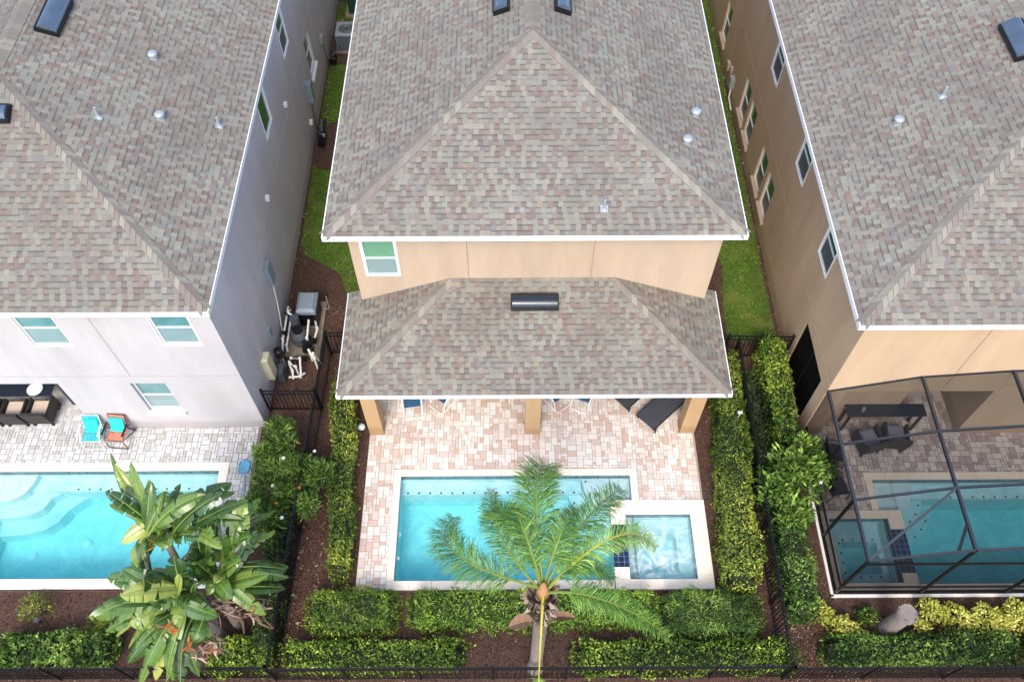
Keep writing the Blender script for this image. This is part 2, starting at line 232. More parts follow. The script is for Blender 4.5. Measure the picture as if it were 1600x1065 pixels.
# ------------------------------------------------------------------ object helpers
def tag(o, label=None, cat=None, group=None, kind=None):
    if label: o['label'] = label
    if cat: o['category'] = cat
    if group: o['group'] = group
    if kind: o['kind'] = kind
    return o
def empty(name, loc, label, cat, group=None, rz=0):
    o = bpy.data.objects.new(name, None); COL.objects.link(o); o.location = loc; o.rotation_euler = (0, 0, rz); o.empty_display_size = .2
    return tag(o, label, cat, group)
class MB:
    def __init__(s): s.v = []; s.f = []; s.uv = []; s.val = []; s.mi = []
    def poly(s, pts, uv=None, val=0.0, mi=0):
        i = len(s.v); s.v += [tuple(p) for p in pts]; s.f.append(list(range(i, i + len(pts)))); s.uv.append(uv or [(0, 0)] * len(pts)); s.val.append(val); s.mi.append(mi); return s
    def box(s, x0, x1, y0, y1, z0, z1, val=0.0, mi=0, bev=0):
        if bev:
            b = bev; P = lambda a, c, d: (a, c, d)
            lo = [(x0, y0, z0), (x1, y0, z0), (x1, y1, z0), (x0, y1, z0)]; md = [(x0, y0, z1 - b), (x1, y0, z1 - b), (x1, y1, z1 - b), (x0, y1, z1 - b)]
            up = [(x0 + b, y0 + b, z1), (x1 - b, y0 + b, z1), (x1 - b, y1 - b, z1), (x0 + b, y1 - b, z1)]
            s.poly(lo[::-1], val=val, mi=mi); s.poly(up, val=val, mi=mi)
            for i in range(4):
                j = (i + 1) % 4; s.poly([lo[i], lo[j], md[j], md[i]], val=val, mi=mi); s.poly([md[i], md[j], up[j], up[i]], val=val, mi=mi)
            return s
        c = [(x0, y0, z0), (x1, y0, z0), (x1, y1, z0), (x0, y1, z0), (x0, y0, z1), (x1, y0, z1), (x1, y1, z1), (x0, y1, z1)]
        for q in ((3, 2, 1, 0), (4, 5, 6, 7), (0, 1, 5, 4), (1, 2, 6, 5), (2, 3, 7, 6), (3, 0, 4, 7)): s.poly([c[k] for k in q], val=val, mi=mi)
        return s
    def obox(s, c, ux, uy, uz, hx, hy, hz, val=0.0):   # oriented box
        c, ux, uy, uz = map(Vector, (c, ux, uy, uz)); p = []
        for k in (-1, 1):
            for a, b in ((-1, -1), (1, -1), (1, 1), (-1, 1)): p.append(c + ux * a * hx + uy * b * hy + uz * k * hz)
        for q in ((3, 2, 1, 0), (4, 5, 6, 7), (0, 1, 5, 4), (1, 2, 6, 5), (2, 3, 7, 6), (3, 0, 4, 7)): s.poly([p[k] for k in q], val=val)
        return s
    def bar(s, a, b, w, h=None, val=0.0):
        a, b = Vector(a), Vector(b); d = (b - a); L = d.length; d.normalize(); h = h or w
        r = Vector((0, 0, 1)) if abs(d.z) < .9 else Vector((0, 1, 0)); x = d.cross(r).normalized(); y = x.cross(d)
        return s.obox((a + b) / 2, x, y, d, w / 2, h / 2, L / 2, val)
    def tube(s, pts, r, n=8, val=0.0, close=False):
        pts = [Vector(p) for p in pts]; rs = r if isinstance(r, (list, tuple)) else [r] * len(pts); rings = []
        px = None
        for i, p in enumerate(pts):
            d = (pts[min(i + 1, len(pts) - 1)] - pts[max(i - 1, 0)]).normalized()
            if px is None: px = d.cross(Vector((0, 0, 1)) if abs(d.z) < .9 else Vector((0, 1, 0))).normalized()
            px = (px - d * px.dot(d)).normalized(); y = d.cross(px)
            rings.append([p + (px * math.cos(t * 2 * math.pi / n) + y * math.sin(t * 2 * math.pi / n)) * rs[i] for t in range(n)])
        for i in range(len(pts) - 1):
            for k in range(n):
                j = (k + 1) % n; s.poly([rings[i][k], rings[i][j], rings[i + 1][j], rings[i + 1][k]], val=val)
        s.poly(rings[0][::-1], val=val); s.poly(rings[-1], val=val); return s
    def cyl(s, c, r, z0, z1, n=20, r2=None, val=0.0): return s.tube([(c[0], c[1], z0), (c[0], c[1], z1)], [r, r if r2 is None else r2], n, val)
    def dome(s, c, r, h, n=16, m=5):
        rings = [[(c[0] + r * math.cos(a * math.pi / 2 / m) * math.cos(t * 2 * math.pi / n), c[1] + r * math.cos(a * math.pi / 2 / m) * math.sin(t * 2 * math.pi / n), c[2] + h * math.sin(a * math.pi / 2 / m)) for t in range(n)] for a in range(m)]
        for a in range(m - 1):
            for k in range(n): s.poly([rings[a][k], rings[a][(k + 1) % n], rings[a + 1][(k + 1) % n], rings[a + 1][k]])
        for k in range(n): s.poly([rings[-1][k], rings[-1][(k + 1) % n], (c[0], c[1], c[2] + h)])
        return s
    def build(s, name, mat, parent=None, smooth=False, off=None):
        me = bpy.data.meshes.new(name); v = s.v
        if parent is not None and parent.type == 'EMPTY' or off is not None:
            o_ = off if off is not None else tuple(parent.location); v = [(p[0] - o_[0], p[1] - o_[1], p[2] - o_[2]) for p in v]
        me.from_pydata(v, [], s.f)
        uvl = me.uv_layers.new(name='UVMap'); uvl.data.foreach_set('uv', [c for f in s.uv for p in f for c in p])
        at = me.attributes.new('val', 'FLOAT', 'FACE'); at.data.foreach_set('value', s.val)
        mats = mat if isinstance(mat, (list, tuple)) else [mat]
        for q in mats: me.materials.append(q)
        if len(mats) > 1: me.polygons.foreach_set('material_index', s.mi)
        if smooth: me.polygons.foreach_set('use_smooth', [True] * len(s.f))
        me.update(); o = bpy.data.objects.new(name, me); COL.objects.link(o)
        if parent is not None: o.parent = parent
        return o
# every root with parts is an Empty; parts are meshes in its local frame (world minus root location). Sub-parts of a mesh part use the same frame.
def sub(mb, name, mat, part, root, smooth=False): return mb.build(name, mat, part, smooth, off=tuple(root.location))
def leafmesh(name, C, T, N, L, Wd, val, mat, parent=None, fold=0.0, off=(0, 0, 0)):
    """C centres, T tip dirs, N normals, L lengths, Wd widths: one rhombic leaf each"""
    T = T / np.linalg.norm(T, axis=1, keepdims=True); Sd = np.cross(T, N); Sd /= (np.linalg.norm(Sd, axis=1, keepdims=True) + 1e-9)
    L = L[:, None]; Wd = Wd[:, None]; off = np.array(off)
    V = np.stack([C - T * L / 2, C + Sd * Wd / 2 + T * L * .05, C + T * L / 2, C - Sd * Wd / 2 + T * L * .05], 1).reshape(-1, 3) - off
    n = len(C); me = bpy.data.meshes.new(name); me.vertices.add(4 * n); me.vertices.foreach_set('co', V.astype(np.float32).ravel())
    me.loops.add(4 * n); me.loops.foreach_set('vertex_index', np.arange(4 * n, dtype=np.int32)); me.polygons.add(n)
    me.polygons.foreach_set('loop_start', np.arange(0, 4 * n, 4, dtype=np.int32)); 
    at = me.attributes.new('val', 'FLOAT', 'FACE'); at.data.foreach_set('value', val.astype(np.float32)); me.materials.append(mat); me.update(calc_edges=True)
    o = bpy.data.objects.new(name, me); COL.objects.link(o)
    if parent is not None: o.parent = parent
    return o
def rdirs(n):
    d = rng.normal(size=(n, 3)); return d / np.linalg.norm(d, axis=1, keepdims=True)
def smooth_noise(P, f, seed):
    r = np.random.default_rng(seed); out = np.zeros(len(P))
    for k in range(5):
        w = r.normal(size=3) * f * (1 + .4 * k); out += np.sin(P @ w + r.uniform(0, 6.28)) / (1 + .3 * k)
    return out / 2.6
def cells(x0, x1, y0, y1, holes):
    xs = sorted({x0, x1, *[h[0] for h in holes], *[h[1] for h in holes]}); ys = sorted({y0, y1, *[h[2] for h in holes], *[h[3] for h in holes]})
    xs = [x for x in xs if x0 <= x <= x1]; ys = [y for y in ys if y0 <= y <= y1]
    for i in range(len(xs) - 1):
        for j in range(len(ys) - 1):
            cx, cy = (xs[i] + xs[i + 1]) / 2, (ys[j] + ys[j + 1]) / 2
            if not any(h[0] < cx < h[1] and h[2] < cy < h[3] for h in holes): yield xs[i], xs[i + 1], ys[j], ys[j + 1]

# ------------------------------------------------------------------ setting: ground, lawns, patios
POOLS = [(-3.03, 3.33, 6.87, 9.80), (3.12, 4.87, 6.88, 8.65), (-19.0, -8.12, 6.97, 10.0), (10.04, 19.0, 6.72, 9.62), (8.60, 10.20, 6.75, 8.50)]
GZ = -.05
mb = MB()
for c in cells(-600, 600, -400, 900, POOLS): mb.poly([(c[0], c[2], GZ), (c[1], c[2], GZ), (c[1], c[3], GZ), (c[0], c[3], GZ)])
tag(mb.build('ground', MT['ground']), 'reddish brown mulch ground between the houses', 'ground', kind='structure')
def patio(name, x0, x1, y0, y1, holes, mat, label, grout='grout'):
    root = empty(name, (x0, y0, 0), label, 'patio'); root['kind'] = 'structure'
    b = MB()
    for c in cells(x0, x1, y0, y1, holes): b.poly([(c[0], c[2], -.012), (c[1], c[2], -.012), (c[1], c[3], -.012), (c[0], c[3], -.012)])
    for a, q in (((x0, y0), (x1, y0)), ((x1, y0), (x1, y1)), ((x1, y1), (x0, y1)), ((x0, y1), (x0, y0))):
        b.poly([(a[0], a[1], -.2), (q[0], q[1], -.2), (q[0], q[1], -.012), (a[0], a[1], -.012)])
    b.build('joint_sand', MT[grout], root)
    u = .088; nx = int((x1 - x0) / u); ny = int((y1 - y0) / u); occ = np.zeros((nx, ny), bool); r = random.Random(hash(name) % 999 if False else len(name) * 7 + int(abs(x0) * 10))
    p = MB()
    for j in range(ny):
        for i in range(nx):
            if occ[i, j]: continue
            opts = [(2, 2), (2, 2), (3, 2), (2, 1), (1, 1), (2, 3), (1, 2)]; r.shuffle(opts)
            opts += [(1, 1)]
            for w, h in opts:
                if i + w <= nx and j + h <= ny and not occ[i:i + w, j:j + h].any(): break
            occ[i:i + w, j:j + h] = True
            a, b2, c, d = x0 + i * u, x0 + (i + w) * u, y0 + j * u, y0 + (j + h) * u
            for hh in holes:
                if a < hh[1] - .001 and b2 > hh[0] + .001 and c < hh[3] - .001 and d > hh[2] + .001:   # cut to the largest piece left outside the hole
                    cand = [(a, min(b2, hh[0]), c, d), (max(a, hh[1]), b2, c, d), (a, b2, c, min(d, hh[2])), (a, b2, max(c, hh[3]), d)]
                    a, b2, c, d = max(cand, key=lambda q: max(0, q[1] - q[0]) * max(0, q[3] - q[2]))
            if b2 - a < .02 or d - c < .02: continue
            g = .0055; z = r.uniform(-.002, .002); B = .005; v = r.random()
            lo = [(a + g, c + g, -.011), (b2 - g, c + g, -.011), (b2 - g, d - g, -.011), (a + g, d - g, -.011)]
            up = [(a + g + B, c + g + B, z), (b2 - g - B, c + g + B, z), (b2 - g - B, d - g - B, z), (a + g + B, d - g - B, z)]
            p.poly(up, val=v)
            for k in range(4): p.poly([lo[k], lo[(k + 1) % 4], up[(k + 1) % 4], up[k]], val=v)
    p.build('pavers', mat, root)
    return root
patio('patio', -4.01, 5.28, 6.60, 13.93, [(-3.232, 3.532, 6.0, 10.002), (2.7, 6, 6.0, 9.062), (-4.0, -3.6, 11.1, 11.5), (.43, .85, 11.1, 11.5), (4.85, 5.28, 11.1, 11.5)], MT['pav_pink'], 'pink and cream paver patio around the middle pool', 'grout_l')
patio('patio', -19.0, -7.13, 6.66, 14.4, [(-20, -7.858, 6.0, 10.262), (-11.9, -7.0, 11.37, 15)], MT['pav_grey'], 'pale grey paver patio beside the grey house')
patio('patio', 8.33, 19.0, 6.46, 14.4, [(9.838, 20, 6.0, 9.842), (8.2, 10.605, 6.0, 8.735), (12.75, 20, 11.12, 15), (8.1, 8.86, 11.12, 15)], MT['pav_tan'], 'brown grey paver patio under the screen enclosure')

# lawns: base sheets follow a curved outline, with blades on top
def lawn(name, outline, n, label, seed):
    root = empty(name, (outline[0][0], outline[0][1], 0), label, 'lawn'); root['kind'] = 'stuff'
    MB().poly([(x, y, GZ + .012) for x, y in outline]).build('turf', MT['turf'], root)
    r = np.random.default_rng(seed); o = np.array(outline); lo, hi = o.min(0), o.max(0); P = r.uniform(lo, hi, size=(n * 3, 2)); ins = np.zeros(len(P), bool)
    P2 = P + r.normal(size=P.shape) * .05
    j = len(o) - 1
    for i in range(len(o)):
        c = ((o[i, 1] > P[:, 1]) != (o[j, 1] > P[:, 1])) & (P[:, 0] < (o[j, 0] - o[i, 0]) * (P[:, 1] - o[i, 1]) / (o[j, 1] - o[i, 1] + 1e-9) + o[i, 0]); ins ^= c; j = i
    P = P2[ins][:n]; m = len(P); h = r.uniform(.04, .09, m)
    T = np.stack([r.normal(size=m) * .5, r.normal(size=m) * .5, np.ones(m)], 1)
    C = np.stack([P[:, 0], P[:, 1], GZ + .012 + h * .4], 1); v = np.clip(.5 + .34 * smooth_noise(C, 2.2, seed) + .2 * smooth_noise(C, 7, seed + 1) + r.normal(size=m) * .2, 0, 1)
    leafmesh('grass', C, T, rdirs(m), h, np.full(m, .014), v, MT['grass'], root, off=tuple(root.location))
lawn('lawn', [(-6.95, 31), (-4.2, 31), (-4.2, 14.4), (-4.75, 14.2), (-5.05, 15.0), (-5.15, 16.0), (-5.45, 16.9), (-6.2, 17.4), (-6.75, 17.7), (-6.9, 18.3)][::1], 26000, 'narrow green side lawn beside the grey house', 3)
lawn('lawn', [(6.7, 14.25), (8.2, 14.2), (8.3, 31), (5.6, 31), (5.6, 19), (6.6, 18.2), (6.95, 17.2), (6.75, 15.6)], 22000, 'bright green side lawn below the tan wall', 4)
# mulch beds over the left lawn (around equipment): separate slightly higher sheets
for x0, x1, y0, y1, lab in ((-7.0, -5.3, 21.5, 23.9, 'small mulch bed by the black pump along the grey wall'), (-6.95, -5.3, 27.1, 29.0, 'small mulch bed under the air conditioner')):
    pts = []
    for k in range(24):
        a = k / 24 * 2 * math.pi; q = 1 + .07 * math.sin(3 * a + x0) + .05 * math.sin(5 * a)
        cx = math.copysign(abs(math.cos(a)) ** .5, math.cos(a)); cy = math.copysign(abs(math.sin(a)) ** .5, math.sin(a))
        pts.append(((x0 + x1) / 2 + cx * (x1 - x0) / 2 * q, (y0 + y1) / 2 + cy * (y1 - y0) / 2 * q, GZ + .07))
    b = MB().poly(pts)
    for k in range(24): b.poly([pts[k], pts[(k + 1) % 24], (pts[(k + 1) % 24][0], pts[(k + 1) % 24][1], GZ), (pts[k][0], pts[k][1], GZ)])
    tag(b.build('mulch_bed', MT['ground']), lab, 'mulch bed', kind='structure')

# mulch chips and dry leaves scattered on the beds
def chips(rects, n, size=.010, name='mulch', label='bark mulch chips and dry leaves strewn over the planting beds', vb=0.0, z=GZ):
    area = np.array([(r[1] - r[0]) * (r[3] - r[2]) for r in rects]); idx = rng.choice(len(rects), n, p=area / area.sum()); rc = np.array(rects)[idx]
    C = np.stack([rng.uniform(rc[:, 0], rc[:, 1]), rng.uniform(rc[:, 2], rc[:, 3]), np.full(n, z) + rng.uniform(.003, .03, n)], 1)
    T = np.stack([rng.normal(size=n), rng.normal(size=n), rng.normal(size=n) * .25], 1); N = np.stack([rng.normal(size=n) * .4, rng.normal(size=n) * .4, np.ones(n)], 1)
    v = np.clip(vb + rng.beta(2, 3, n) + .1 * smooth_noise(C, 2, 5), 0, 1); L = rng.gamma(3, size, n) + .012
    tag(leafmesh(name, C, T, N, L, L * rng.uniform(.25, .7, n), v, MT['mulch']), label, name.replace('_', ' '), kind='stuff')
chips([(-7.1, -4.05, 4.2, 14.5), (5.3, 8.3, 4.2, 14.2), (-14, 14, 3.4, 6.6), (-7, -5.0, 14.5, 17.4), (5.4, 6.9, 14.2, 18)], 60000)
chips([(-5.6, -4.95, 5.2, 9.2), (6.75, 7.35, 4.5, 6.5), (-5.1, -4.95, 9, 12), (6.75, 7.2, 8, 13), (-6, -5.2, 14.6, 15.6), (6.8, 9, 4.2, 6)], 3800, .014, 'leaf_litter', 'pale fallen leaves scattered along the fences', .22)
chips([(-7.0, -6.65, 17, 31), (7.95, 8.33, 14, 31), (-5.2, -4.6, 14.4, 17), (6.6, 7.6, 18, 19.5)], 3000, .012, 'dry_grass', 'straw coloured dead grass along the foot of the side walls', .3, GZ + .04)

# ------------------------------------------------------------------ houses
PITCH = .383
def roof_plane(b, pts, along, zref, pref):
    """uv in metres: u along the eave, v up the slope"""
    a = Vector(along); k = math.sqrt(1 + PITCH ** 2); uv = []
    perp = Vector((-a.y, a.x))
    for p in pts:
        q = Vector((p[0] - pref[0], p[1] - pref[1])); uv.append((q.dot(a.to_2d()), abs(q.dot(perp)) * k))
    b.poly(pts, uv)
def caps(b, A, B, halfw, seed, d1, d2):
    """overlapping ridge shingles from A (low) to B (high); d1,d2 = downslope directions either side"""
    A, B = Vector(A), Vector(B); d = (B - A).normalized(); A = A + d * .16; L = (B - A).length; n = int(L / .2); r = random.Random(seed); d1 = Vector(d1).normalized(); d2 = Vector(d2).normalized()
    for i in range(n):
        s = i * L / n; e = s + L / n + .05; v = r.random(); lo = .024; hi = .008
        p0 = A + d * s + Vector((0, 0, lo)); p1 = A + d * min(e, L) + Vector((0, 0, hi))
        for dd in (d1, d2):
            w = halfw; q = [p0, p0 + dd * w, p1 + dd * w, p1]; q[0] = q[0] + Vector((0, 0, .012))
            b.poly(q if dd is d1 else q[::-1], val=v); g = Vector((0, 0, -.02)); b.poly([q[0], q[1], q[1] + g, q[0] + g], val=.1); b.poly([q[1], q[2], q[2] + g, q[1] + g], val=.5)
def hip_roof(root, x0, x1, y0, y1, z, seed, fascia_h=.15):
    hw = (x1 - x0) / 2; xm = (x0 + x1) / 2; zr = z + PITCH * hw; A = (x0, y0, z); B = (x1, y0, z); C = (x1, y1, z); D = (x0, y1, z); P = (xm, y0 + hw, zr); Q = (xm, y1 - hw, zr)
    b = MB(); roof_plane(b, [A, B, P], (1, 0, 0), z, A); roof_plane(b, [B, C, Q, P], (0, 1, 0), z, B); roof_plane(b, [D, A, P, Q], (0, 1, 0), z, A); roof_plane(b, [C, D, Q], (1, 0, 0), z, C)
    rf = b.build('roof', MT['shingle'], root)
    dw = lambda x, y: (x, y, -PITCH)
    for a_ in ((A, P, .23, seed, dw(-1, 0), dw(0, -1)), (B, P, .23, seed + 1, dw(0, -1), dw(1, 0)), (P, Q, .23, seed + 2, dw(-1, 0), dw(1, 0))):
        c = MB(); caps(c, *a_); sub(c, 'ridge_cap', MT['cap'], rf, root)
    f = MB(); t = .025; zt = z + .004; zb = z - fascia_h
    f.box(x0 - t, x1 + t, y0 - t, y0 - .002, zb, zt); f.box(x0 - t, x0 - .002, y0 - .001, y1, zb, zt); f.box(x1 + .002, x1 + t, y0 - .001, y1, zb, zt); f.box(x0, x1, y1 + .002, y1 + t, zb, zt)
    sub(f, 'fascia', MT['white'], rf, root)
    s = MB().poly([(x0, y0, zb + .02), (x0, y1, zb + .02), (x1, y1, zb + .02), (x1, y0, zb + .02)]); sub(s, 'soffit', MT['soffit'], rf, root)
    return rf
def wall_sheet(b, O, U, w, z0, z1, holes, N, depth):
    """vertical sheet from O along U; holes (u0,u1,za,zb); reveals go inward (-N)"""
    O, U, N = Vector(O), Vector(U), Vector(N); P = lambda u, z, d=0: O + U * u + Vector((0, 0, z)) - N * d
    for c in cells(0, w, z0, z1, [h[:4] for h in holes]): b.poly([P(c[0], c[2]), P(c[1], c[2]), P(c[1], c[3]), P(c[0], c[3])])
    for h in holes:
        d = h[4] if len(h) > 4 else depth; q = [(h[0], h[2]), (h[1], h[2]), (h[1], h[3]), (h[0], h[3])]
        for k in range(4):
            a, e = q[k], q[(k + 1) % 4]; b.poly([P(*a), P(*e), P(*e, d), P(*a, d)])
def window(root, O, U, N, u0, u1, z0, z1, depth, top, bot, sill=False, label=None, mid=True):
    O, U, N = Vector(O), Vector(U), Vector(N); Z = Vector((0, 0, 1)); f = MB(); t = .045
    P = lambda u, z, d=0: O + U * u + Z * z - N * d
    dd = depth - .02; zm = (z0 + z1) / 2 - .03
    def bar(a, b_, c, e, d=dd, th=.03): f.obox(P((a + b_) / 2, (c + e) / 2, d), U, N, Z, (b_ - a) / 2, th, (e - c) / 2)
    bar(u0, u0 + t, z0, z1); bar(u1 - t, u1, z0, z1); bar(u0 + t, u1 - t, z0, z0 + t); bar(u0 + t, u1 - t, z1 - t, z1)
    if mid: bar(u0 + t, u1 - t, zm - .018, zm + .018, dd, .022)
    if depth < .08:   # flat stucco-mounted frame gets a thin outer flange
        e = .03
        for a, b_, c, g in ((u0 - e, u0, z0 - e, z1 + e), (u1, u1 + e, z0 - e, z1 + e), (u0, u1, z0 - e, z0), (u0, u1, z1, z1 + e)): f.obox(P((a + b_) / 2, (c + g) / 2, -.006), U, N, Z, (b_ - a) / 2, .01, (g - c) / 2)
    w = f.build('window', MT['white'], root)
    if label: w['label'] = label
    for a, b_, m, d in (((zm + .018, z1 - t, top, .004), (z0 + t, zm - .018, bot, -.002)) if mid else ((z0 + t, z1 - t, top, .004),)):
        g = MB(); g.poly([P(u0 + t, a, dd + d), P(u1 - t, a, dd + d), P(u1 - t, b_, dd + d), P(u0 + t, b_, dd + d)]); sub(g, 'pane', MT[m], w, root)
    if sill:
        g = MB(); g.obox(P((u0 + u1) / 2, z0 - .06, -.045), U, N, Z, (u1 - u0) / 2 + .06, .045, .055); sub(g, 'sill', MT['white'] if sill == 'w' else MT['st_tan'], w, root)
def joints(root, segs, mat):
    b = MB()
    for a, c in segs: b.bar(a, c, .022, .008)
    b.build('control_joint', mat, root)
def vent(root, p, kind, nrm):
    b = MB(); x, y, z = p; n = Vector(nrm)
    b.obox((x, y, z + .006), Vector((1, 0, n.x)).normalized() if n.x else (1, 0, 0), Vector((0, 1, n.y)).normalized() if n.y else (0, 1, 0), (0, 0, 1),   .09, .09, .004)
    if kind == 'dome':
        b.cyl((x, y), .09, z - .03, z + .12); b.cyl((x, y), .13, z + .12, z + .15); b.dome((x, y, z + .15), .13, .07)
    else:
        b.cyl((x, y), .09, z - .03, z + .05, r2=.045); b.cyl((x, y), .035, z, z + .3)
    return b.build('roof_vent' if kind == 'dome' else 'vent_pipe', MT['galv'], root, False)
def skylight(root, c, u, v, hu, hv, mat='sky_dome'):
    """curb mounted bubble: u = along eave, v = upslope unit vectors"""
    c, u, v = Vector(c), Vector(u).normalized(), Vector(v).normalized(); n = u.cross(v).normalized()
    if n.z < 0: n = -n
    b = MB(); b.obox(c + n * .06, u, v, n, hu + .04, hv + .04, .07); fr = b.build('skylight', MT['black'], root)
    g = MB(); K = 10
    for k in range(K):      # barrel-shaped dome across its short side
        a0, a1 = [math.pi * (.08 + .84 * j / K) for j in (k, k + 1)]; s0, s1 = -math.cos(a0), -math.cos(a1); h0, h1 = math.sin(a0) * .12, math.sin(a1) * .12
        L, Wd, hl, hw_ = (u, v, hu, hv) if hu > hv else (v, u, hv, hu)
        q = [c + n * (.12 + h0) - L * hl + Wd * s0 * hw_, c + n * (.12 + h0) + L * hl + Wd * s0 * hw_, c + n * (.12 + h1) + L * hl + Wd * s1 * hw_, c + n * (.12 + h1) - L * hl + Wd * s1 * hw_]
        g.poly(q)
        for sg in (-1, 1): g.poly([c + n * .12 + L * hl * sg + Wd * s0 * hw_, c + n * .12 + L * hl * sg + Wd * s1 * hw_, c + n * (.12 + h1) + L * hl * sg + Wd * s1 * hw_, c + n * (.12 + h0) + L * hl * sg + Wd * s0 * hw_])
    sub(g, 'dome', MT[mat], fr, root, True)
UPX = lambda s: (s, 0, PITCH)       # upslope vectors
# --- middle house
H = empty('house', (.6, 20, 0), 'tan stucco house in the middle with covered porch over the paver patio', 'house')
wb = MB(); X0, X1, YW, YB = -4.09, 5.44, 13.93, 38.0
wall_sheet(wb, (X0, YW, 0), (1, 0, 0), X1 - X0, -.1, 6.0, [(.30, 1.18, 3.78, 5.25), (1.2, 3.9, .02, 2.1, .1), (5.2, 7.9, .02, 2.1, .1)], (0, -1, 0), .05)
wb.poly([(X0, YW, -.1), (X0, YW, 6), (X0, YB, 6), (X0, YB, -.1)]); wb.poly([(X1, YW, -.1), (X1, YB, -.1), (X1, YB, 6), (X1, YW, 6)]); wb.poly([(X0, YB, -.1), (X0, YB, 6), (X1, YB, 6), (X1, YB, -.1)])
wb.build('wall', MT['st_tan'], H)
hip_roof(H, -4.48, 5.745, 13.28, 38.6, 6.14, 5)
window(H, (X0, YW, 0), (1, 0, 0), (0, -1, 0), .30, 1.18, 3.78, 5.25, .05, 'green_glass2', 'pale_glass')
for u0 in (1.2, 5.2):
    d = MB(); d.box(X0 + u0, X0 + u0 + 2.7, YW + .07, YW + .1, .02, 2.1); dr = d.build('sliding_door', MT['dark_glass'], H)
    fr = MB(); [fr.box(X0 + u0 + k * 1.35 - .03 * (k > 0), X0 + u0 + k * 1.35 + (.06 if k == 0 else .03 * (k < 2)), YW + .03, YW + .068, .02, 2.1) for k in range(3)]; sub(fr, 'door_frame', MT['white'], dr, H)
joints(H, [((-1.08, YW - .002, 3.6), (-1.08, YW - .002, 5.95)), ((2.19, YW - .002, 3.6), (2.19, YW - .002, 5.95))], MT['joint'])
# porch roof
lx0, lx1, ly0, lz, yw, ye = -4.52, 5.81, 10.96, 2.50, YW, 14.28
k = yw - ly0; zt = lz + PITCH * k; b = MB()
roof_plane(b, [(lx0, ly0, lz), (lx1, ly0, lz), (lx1 - k, yw, zt), (lx0 + k, yw, zt)], (1, 0, 0), lz, (lx0, ly0))
for sx, ex, wx in ((1, lx0, X0), (-1, lx1, X1)):
    zz = lz + PITCH * abs(wx - ex); pts = [(ex, ly0, lz), (ex + sx * k, yw, zt), (wx, yw, zz), (wx, ye, zz), (ex, ye, lz)]
    roof_plane(b, pts if sx < 0 else pts[::-1], (0, 1, 0), lz, (ex, ly0))
    b.poly([(ex, ye, lz), (wx, ye, zz), (wx, ye, lz - .13), (ex, ye, lz - .13)])
pr_ = b.build('porch_roof', MT['shingle'], H); 
for a_ in (((lx0, ly0, lz), (lx0 + k, yw, zt), .23, 21, (-1, 0, -PITCH), (0, -1, -PITCH)), ((lx1, ly0, lz), (lx1 - k, yw, zt), .23, 22, (0, -1, -PITCH), (1, 0, -PITCH))): c = MB(); caps(c, *a_); sub(c, 'ridge_cap', MT['cap'], pr_, H)
f = MB(); t = .025; f.box(lx0 - t, lx1 + t, ly0 - t, ly0 - .002, lz - .14, lz + .004); f.box(lx0 - t, lx0 - .002, ly0 - .001, ye, lz - .14, lz + .004); f.box(lx1 + .002, lx1 + t, ly0 - .001, ye, lz - .14, lz + .004); sub(f, 'fascia', MT['white'], pr_, H)
s = MB().poly([(lx0, ly0, lz - .12), (lx0, yw, lz - .12), (lx1, yw, lz - .12), (lx1, ly0, lz - .12)]); sub(s, 'soffit', MT['soffit'], pr_, H)
for a, c_ in ((-4.0, -3.6), (.43, .85), (4.86, 5.28)): MB().box(a, c_, 11.1, 11.5, -.1, lz - .125).build('porch_post', MT['st_post'], H)
MB().box(-3.6, .43, 11.12, 11.46, 2.12, lz - .13).box(.85, 4.86, 11.12, 11.46, 2.12, lz - .13).build('porch_beam', MT['st_post'], H)
nS = Vector((0, 1, PITCH)).normalized()
skylight(H, (.68, 13.28, lz + PITCH * (13.28 - ly0)), (1, 0, 0), nS, .60, .19, 'dome_dk')
skylight(H, (-.15, 20.25, 6.14 + PITCH * 4.33), (0, 1, 0), (1, 0, PITCH), .75, .19); skylight(H, (1.43, 20.25, 6.14 + PITCH * 4.315), (0, 1, 0), (-1, 0, PITCH), .75, .19)
vent(H, (2.31, 13.92, 6.38), 'pipe', (0, PITCH, 1)); vent(H, (4.88, 17.05, 6.14 + PITCH * .865), 'dome', (-PITCH, 0, 1)); vent(H, (4.50, 15.9, 6.14 + PITCH * 1.245), 'dome', (-PITCH, 0, 1)); vent(H, (4.63, 21.85, 6.14 + PITCH * 1.115), 'pipe', (-PITCH, 0, 1))
# --- grey house on the left
L = empty('house', (-12, 20, 0), 'pale grey stucco house on the left with teal windows and a furnished recess', 'house')
x0, x1, yf = -19.0, -7.0, 11.37; w = x1 - x0; U = (1, 0, 0); b = MB()
wf = [(-11.62 - x0, -10.68 - x0, 4.36, 5.85, .07), (-8.45 - x0, -7.52 - x0, 4.36, 5.85, .07), (-10.0 - x0, -9.08 - x0, .98, 2.5, .14), (-18.5 - x0, -11.9 - x0, -.011, 2.5, 3.0)]
wall_sheet(b, (x0, yf, 0), U, w, -.1, 6.0, wf, (0, -1, 0), .05)
we = [(22.0 - yf, 22.86 - yf, 4.36, 5.85, .05), (18.45 - yf, 19.3 - yf, 4.36, 5.85, .05), (24.5 - yf, 25.4 - yf, 1.48, 2.95, .12)]
wall_sheet(b, (x1, yf, 0), (0, 1, 0), 38 - yf, -.1, 6.0, we, (1, 0, 0), .05)
b.poly([(x0, yf, -.1), (x0, yf, 6), (x0, 38, 6), (x0, 38, -.1)]); b.poly([(x0, 38, -.1), (x1, 38, -.1), (x1, 38, 6), (x0, 38, 6)]); b.build('wall', MT['st_grey'], L)
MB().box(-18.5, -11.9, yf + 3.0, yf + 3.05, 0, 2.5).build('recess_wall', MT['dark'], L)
hip_roof(L, -18.05, -6.83, 11.10, 38.6, 6.14, 35)
